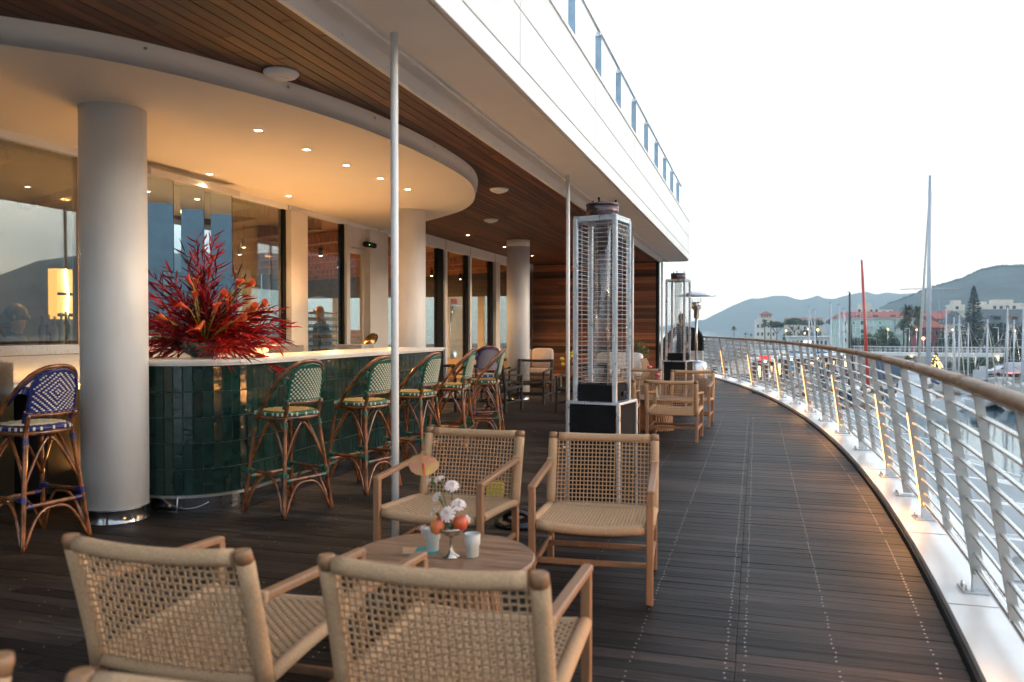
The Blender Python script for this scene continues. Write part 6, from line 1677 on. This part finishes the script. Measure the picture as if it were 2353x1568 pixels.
# ---------------------------------------------------------------- street furniture and vehicles
def lamp(x, d, ytop, label, arm=1):
    c = PD(x, HY, d); h = CAMZ - (ytop - HY) / FPX * d - ZG; t = thing('street_lamp', label, 'street lamp', (c.x, c.y, ZG), 0, 'street lamps')
    MB().tube([(0, 0, 0), (0, 0, h)], [.09, .05], 7).build('pole', M['steel'], t); MB().b2((0, -.08, h - .05), (1.3 * arm, .08, h + .05)).build('lamp_head', M['white'], t)
lamp(2242, 117, 812, 'tall grey lamp post on the quay with two small heads'); lamp(2090, 210, 755, 'street lamp left of the big mast', -1); lamp(2171, 212, 748, 'street lamp right of the red villa'); lamp(2294, 205, 753, 'street lamp before the dark trees on the right', -1); lamp(2332, 208, 758, 'street lamp at the right by the dark trees', -1)
def bulb(x, y, d, s, label):
    p = PD(x, y, d); t = thing('street_light', label, 'street light', (p.x, p.y, ZG), 0, 'small warm street lights'); MB().tube([(0, 0, 0), (0, 0, p.z - ZG)], .06, 5).build('pole', M['steel'], t); MB().ball((0, 0, p.z - ZG), s * .8, 7, 5).build('globe', M['warm'], t)
M['warm'] = emat('warm_globe', (1, .46, .12), 3.2)
for x, y, d, s, lb in ((2040, 757, 215, .20, 'warm street light before the dark tree left of the palms'), (2106, 758, 215, .18, 'warm street light beside the tall palms'), (2122, 778, 212, .42, 'bright orange light at the foot of the red villa'), (2189, 758, 214, .18, 'small warm light between the mast and the conifer'),
                   (1858, 757, 250, .30, 'warm light under the pines, left one of two'), (1879, 758, 250, .40, 'warm light under the pines, right one of two'), (1849, 766, 245, .25, 'small light under the umbrella pines'), (1806, 760, 260, .22, 'tiny light among the pine trunks'), (2333, 760, 214, .18, 'small warm light at the right edge under the dark trees')):
    bulb(x, y, d, s, lb)
t = thing('box_truck', 'white box truck with red tail lights parked on the quay', 'truck', (*GXY(2341, 116), ZG), YAW + R(8))
MB().bbox((0, 0, 1.75), (4.2, 2.2, 2.2), .06).build('cargo_box', mat('truck_box', (.60, .62, .66), .5, var=.02), t); MB().bbox((2.9, 0, 1.3), (1.4, 2.0, 1.7), .15).build('cab', M['white'], t); MB().b2((-2.1, -1.0, .45), (3.4, 1.0, .64)).build('chassis', M['black'], t)
for x in (-1.2, 2.6):
    for y in (-1.0, 1.0): MB().tube([(x, y - .12, .42), (x, y + .12, .42)], .42, 14).build('wheel', M['rubber'], t)
t.scale = (.72,) * 3
MB().b2((-2.16, -1.12, .72), (-.9, -1.105, .84)).build('tail_light', emat('red_tail', (1, .06, .03), 1.5), t); MB().b2((-2.14, -.9, .68), (-2.115, .9, .86)).build('tail_light', bpy.data.materials['red_tail'], t)
mm_ = MB(); mm_.tube([(-1.6 + .35 * math.cos(a), -1.112, 1.6 + .35 * math.sin(a)) for a in [k * .5 for k in range(11)]], .04, 4); mm_.build('emblem', mat('red_print', (.5, .05, .05), .5), t)
def car(x, d, col, label, rz=.1):
    t = thing('parked_car', label, 'car', (*GXY(x, d), ZG), YAW + rz, 'cars on the quay'); pm_ = mat('car_paint', col, .25, coat=.6)
    m = MB(); pr = [(-2.1, .35), (-2.15, .75), (-1.9, .95), (-1.1, 1.0), (-.5, 1.42), (.6, 1.45), (1.4, 1.0), (2.1, .85), (2.2, .4)]
    m.loft([[Vector((x_, yy, z_)) for x_, z_ in pr] for yy in (-.85, -.80, .80, .85)]); m.build('body', pm_, t)
    m = MB(); m.loft([[Vector((x_, yy, z_)) for x_, z_ in ((-1.0, 1.02), (-.48, 1.38), (.55, 1.41), (1.3, 1.02))] for yy in (-.862, .862)]); m.build('windows', M['win'], t)
    for x_ in (-1.3, 1.35):
        for y_ in (-.78, .78): MB().tube([(x_, y_ - .1, .32), (x_, y_ + .1, .32)], .32, 12).build('wheel', M['rubber'], t)
car(2304, 118, (.6, .62, .65), 'white car just left of the box truck'); car(2310, 124, (.04, .05, .07), 'dark car behind the white one by the box truck'); car(1880, 116, (.05, .06, .08), 'dark car in front of the kiosks, seen through the railing'); car(1935, 117, (.35, .05, .05), 'red car in front of the kiosks')
for x, lb in ((2248, 'left grey utility cabinet on the quay edge'), (2259, 'taller grey utility cabinet on the quay edge')):
    tag(MB().bbox((*GXY(x, 104), ZG + (.8 if x == 2248 else 1.05)), (1.1 if x == 2248 else .7, .6, 1.6 if x == 2248 else 2.1), .03).build('utility_cabinet', mat('cabinet_grey', (.5, .52, .53), .6, var=.03) if x == 2248 else bpy.data.materials['cabinet_grey']), lb, 'cabinet')
tag(MB().bbox((*GXY(2057, 112), ZG + 1.3), (5.2, 2.4, 2.6), .05).build('container', mat('blue_grey_container', (.10, .14, .20), .6)), 'blue grey container on the quay behind the railing', 'container')
# ---------------------------------------------------------------- things below the terrace edge
body = struct(MB().b2((-16, -3, ZG), (RC + R0 - .55, 24, -.32)).build('lower_storey', M['cream']))
t = thing('lower_canopy', 'white ledge roof below the terrace edge', 'ledge')
ringstrip(R0 + .30, R0 + 1.35, -1.5, -1.38, -1, 26, 50).build('ledge', M['kerb'], t)
ringstrip(R0 + .405, R0 + .44, -1.37, -.10, -1, 26, 50).build('upstand', M['white'], t)
finm = mat('fin_paint', (.66, .69, .72), .35, var=.04, scale=2)
fr_ = random.Random(2)
for k in range(17):
    y = 2.6 + k * 1.6
    if y > 26: break
    xr = XE(y, R0 + .45); xt = xr + 2.15
    t = thing('facade_fin', 'pale steel fin jutting out below the railing, number %s from the camera' % ['one', 'two', 'three', 'four', 'five', 'six', 'seven', 'eight', 'nine', 'ten', 'eleven', 'twelve', 'thirteen', 'fourteen', 'fifteen', 'sixteen', 'seventeen'][k], 'fin', (xr, y, 0), 0, 'pale steel fins below the railing')
    top = [(0, -.28)] + [(2.15 * u, -.30 - .27 * u ** 2.2) for u in (.2, .4, .6, .8, .93)] + [(2.15, -.575)]
    m = MB(); m.loft([[Vector((x, yy, z)) for x, z in top + [(2.15, -.60), (0, -.66)]] for yy in (-.05, .05)]); m.build('plate', finm, t)
    m = MB(); m.b2((0, -.14, -.685), (2.1, .14, -.662)); m.build('flange', M['white'], t)
    m = MB()
    for x in (.6, 1.35): m.cyl((x, -.062, -.48), (x, -.05, -.48), .035, 8)
    m.build('bolt', M['steel'], t)
# ---------------------------------------------------------------- boats
hullw = mat('white_gelcoat', (.72, .74, .76), .2, coat=.5, var=.03); hullb = mat('navy_hull', (.02, .05, .12), .2, coat=.5); navyc = mat('navy_canvas', (.02, .04, .10), .8); teal_ = mat('teal_hull', (.08, .22, .28), .25, coat=.4)
spar = mat('aluminium_spar', (.50, .53, .56), .4, .3, var=.05); redsp = mat('red_spar', (.55, .035, .015), .35, coat=.4); blksp = mat('black_spar', (.02, .02, .022), .35); sailc = mat('furled_sail', (.62, .60, .54), .8)
def yacht(label, x, d, ytop, L=11, rz=0.0, hull=None, spar_=None, mast_r=.10, rake=0.0, boom=True, furl=True, spreads=2, stripe=None, mast_at=.08, sw=1.0):
    c = PD(x, HY, d); mh = CAMZ - (ytop - HY) / FPX * d - ZW; t = thing('sailing_boat', label, 'sailing boat', (c.x, c.y, ZW), rz, 'sailing boats in the harbour')
    # hull along local y, mast step at origin shifted
    W = L * .30; my = mast_at * L; rings = []
    for u in (0, .12, .3, .5, .7, .85, .95, 1.0):
        yy = -L / 2 + L * u - my; w = W / 2 * (.72 + .28 * math.sin(PI * min(1, u * 1.1)) if u < .5 else max(.015, (1 - ((u - .5) / .5) ** 2.1))); fb = .95 + .35 * u
        rings.append([Vector((-w, yy, fb)), Vector((-w * .93, yy, .3)), Vector((-w * .45, yy, -.25)), Vector((w * .45, yy, -.25)), Vector((w * .93, yy, .3)), Vector((w, yy, fb))])
    m = MB(); m.loft(rings, closed=True, smooth=False); m.build('hull', hull or hullw, t)
    m = MB(); m.b2((-W * .26, -L * .30 - my, 1.1), (W * .26, -L * .04 - my, 1.16)); m.build('cockpit', M['teak'], t)
    m = MB(); m.loft([[Vector((-w, yy, 1.05)), Vector((w, yy, 1.05)), Vector((w * .8, yy, z)), Vector((-w * .8, yy, z))] for w, yy, z in ((W * .30, -L * .08 - my, 1.6), (W * .30, .02 * L - my, 1.75), (W * .26, .18 * L - my, 1.65), (W * .14, .3 * L - my, 1.25))]); m.build('cabin', hullw, t)
    m = MB(); [m.b2((s_ * W * .27 - .02, -L * .04 - my, 1.35), (s_ * W * .27 + .02, .14 * L - my, 1.5)) for s_ in (-1, 1)]; m.build('cabin_window', M['win'], t)
    m = MB(); m.loft([[Vector((-W * .3, yy, 1.5)), Vector((W * .3, yy, 1.5)), Vector((W * .22, yy, z)), Vector((-W * .22, yy, z))] for yy, z in ((-L * .16 - my, 2.3), (-L * .07 - my, 2.1))]); m.build('sprayhood', navyc if int(x) % 4 == 1 else sailc, t)
    m = MB()
    for s_ in (-1, 1):
        pts = [Vector((s_ * W / 2 * .93 * (1 if u < .6 else max(.05, 1 - ((u - .5) / .5) ** 2.1)), -L / 2 + L * u - my, 1.0 + .35 * u + .55)) for u in (.02, .2, .4, .6, .75, .88, .98)]
        m.tube(pts, .018, 4)
        for p in pts: m.tube([p - Vector((0, 0, .55)), p], .016, 4)
    m.build('guard_rail', M['steel'], t)
    rx = rake * (mh - 1.5)
    mast = MB().tube([(0, 0, 1.2), (rx * .45, 0, mh * .5), (rx, 0, mh)], [mast_r * 1.05, mast_r, mast_r * .65], 8).build('mast', spar_ or spar, t)
    m = MB()
    for k in range(spreads):
        z = mh * (k + 1) / (spreads + 1) + .1; xx = rx * z / mh; w = W * .30 * sw * (1 - .2 * k); m.tube([(xx - w, 0, z - .06), (xx, 0, z), (xx + w, 0, z - .06)], mast_r * .28, 4)
    m.build('spreader', spar, t)
    m = MB(); top = Vector((rx, 0, mh - .2)); rr = .014
    m.tube([top, (0, L * .5 - my, 1.4)], rr, 3); m.tube([top, (0, -L * .48 - my, 1.2)], rr, 3)
    for s_ in (-1, 1): m.tube([top, (rx * .5 + s_ * W * .3, 0, mh * .5), (s_ * W * .46, 0, 1.2)], rr, 3)
    m.build('rigging', M['steel'], t)
    m = MB(); m.tube([(rx, 0, mh), (rx, 0, mh + .35)], .012, 3); m.tube([(rx, 0, mh + .02), (rx - .28, .1, mh + .16)], .018, 3); m.build('wind_vane', M['black'], t)
    if boom:
        MB().tube([(0, -.1, 2.3), (0, -L * .36, 2.2)], .09, 6).build('boom', spar_ or spar, t); MB().tube([(0, -.2, 2.45), (0, -L * .18, 2.5), (0, -L * .34, 2.35)], [.2, .17, .1], 7).build('sail_cover', navyc if int(x) % 3 == 1 else sailc, t)
    if furl: MB().tube([(rx * .95, .15, mh * .93), (0, L * .48 - my, 1.7)], [mast_r * .35, mast_r * .75], 6).build('furled_jib', sailc if int(x) % 3 else navyc, t)
    return t
# the named masts
yacht('white yacht with the tallest pale mast in the harbour', 2134, 86, 405, 15, R(0), hullw, None, .24, .0, True, True, 1, None, .08, 2.1)
yacht('yacht with the leaning bright red mast', 1998, 72, 598, 10, R(-15), hullw, redsp, .15, -.055, True, False, 1)
yacht('yacht with the black mast left of the red one', 1953, 74, 672, 10, R(-12), hullb, blksp, .13, -.005)
ords = [(1859, 96, 707, 'white yacht with the leftmost of the far thin masts'), (1872, 93, 714, 'small yacht with the second far mast from the left'), (1909, 94, 699, 'white yacht with a pale mast before the low restaurant'), (1928, 92, 702, 'yacht with the left mast of the close pair beside the black mast'), (1939, 90, 712, 'yacht with the right mast of the close pair beside the black mast'),
        (2174, 90, 710, 'white yacht with a mast in front of the far brown houses'), (2192, 86, 729, 'small yacht with a short mast left of the tall conifer'), (2204, 89, 724, 'yacht moored before the conifer with a leaning furled sail'), (2269, 84, 734, 'yacht with a stout mast right of the tall conifer'), (2315, 82, 706, 'white yacht with a mast before the slate roof'), (2351, 80, 704, 'yacht at the right edge of the picture with a navy furled sail')]
for i, (x, d, y, lb) in enumerate(ords):
    yacht(lb, x, d, y, 9.5 + (i % 3), R(-30 + (i * 17) % 22), (hullw, hullw, teal_, hullw)[i % 4], None, .11 if x > 2100 else .10, .0, True, True, 2)
yacht('yacht with a navy hull low in front of the quay, beyond the big mast', 2225, 86, 742, 10, R(-62), teal_, None, .08, 0, True, False, 1); yacht('white yacht lying broadside near the right edge', 2330, 88, 735, 11, R(-70), hullw, None, .08, 0, True, False, 1)
# motor boat with a radar hump
t = thing('motor_boat', 'white motor cruiser with a rounded radar box beside the tallest mast', 'motor boat', (*GXY(2110, 80), ZW), R(-20))
m = MB(); rings = []
for u in (0, .3, .6, .85, 1.0):
    w = 1.7 * (1 if u < .4 else max(.03, 1 - ((u - .4) / .6) ** 2.2)); yy = -5 + 10 * u; rings.append([Vector((-w, yy, 1.4 + .3 * u)), Vector((-w * .85, yy, -.2)), Vector((w * .85, yy, -.2)), Vector((w, yy, 1.4 + .3 * u))])
m.loft(rings); m.build('hull', hullw, t); m = MB(); m.loft([[Vector((-w, yy, 1.4)), Vector((w, yy, 1.4)), Vector((w * .8, yy, z)), Vector((-w * .8, yy, z))] for w, yy, z in ((1.3, -3.5, 3.0), (1.3, .5, 3.1), (1.0, 2.6, 1.9))]); m.build('cabin', hullw, t)
MB().b2((-1.32, -3.3, 2.1), (1.32, .6, 2.6)).build('window_band', M['win'], t); MB().bbox((0, -2.6, 3.8), (1.1, .7, .55), .2).build('radar_box', hullw, t); MB().b2((-.5, -2.7, 3.0), (.5, -2.5, 3.6)).build('radar_arch', hullw, t)
# air
hz = MB().b2((-4900, -4900, ZW - 1.5), (4900, 4900, 620)).build('haze', None)
hz.data.materials.clear()
hm = bpy.data.materials.new('haze'); hm.use_nodes = True; n_, l_ = nodes(hm); n_.remove(n_['Principled BSDF'])
v = n_.new('ShaderNodeVolumePrincipled'); v.inputs['Color'].default_value = (.60, .85, 1.0, 1); v.inputs['Density'].default_value = .00042; v.inputs['Anisotropy'].default_value = .2
l_.new(v.outputs[0], n_['Material Output'].inputs['Volume']); hz.data.materials.append(hm); stuff(hz); hz['label'] = 'pale sea haze over the bay'
# what shows through the room, on the other side of the building
t, w, h = block('pitched_roof_house', 'dark pitched roof seen through the far panes of the room', 700, 860, 0, 45, mat('grey_house', (.20, .20, .21), .8), depth=12)
for ch in list(t.children): bpy.data.objects.remove(ch)
t.location = (-30, 38, ZG); t.rotation_euler = (0, 0, R(70))
MB().b2((-16, 0, 0), (16, 10, 4.6)).build('wall', bpy.data.materials['grey_house'], t); gable(t, 32, 4.6, 10, 2.3, .5, slate); MB().b2((3, 3, 6), (4.6, 4, 7.9)).build('chimney', M['white'], t)
terr = struct(MB().b2((-22, 21.3, -.3), (-5.9, 30, -.02)).build('rear_terrace', gm_))
um = [o for o in bpy.data.objects if o.name.startswith('umbrella_heater')][0]
copy_tree(um, None, (-9.3, 23.6, 0), 0, 'umbrella heater silhouetted through the panes beside the far column')
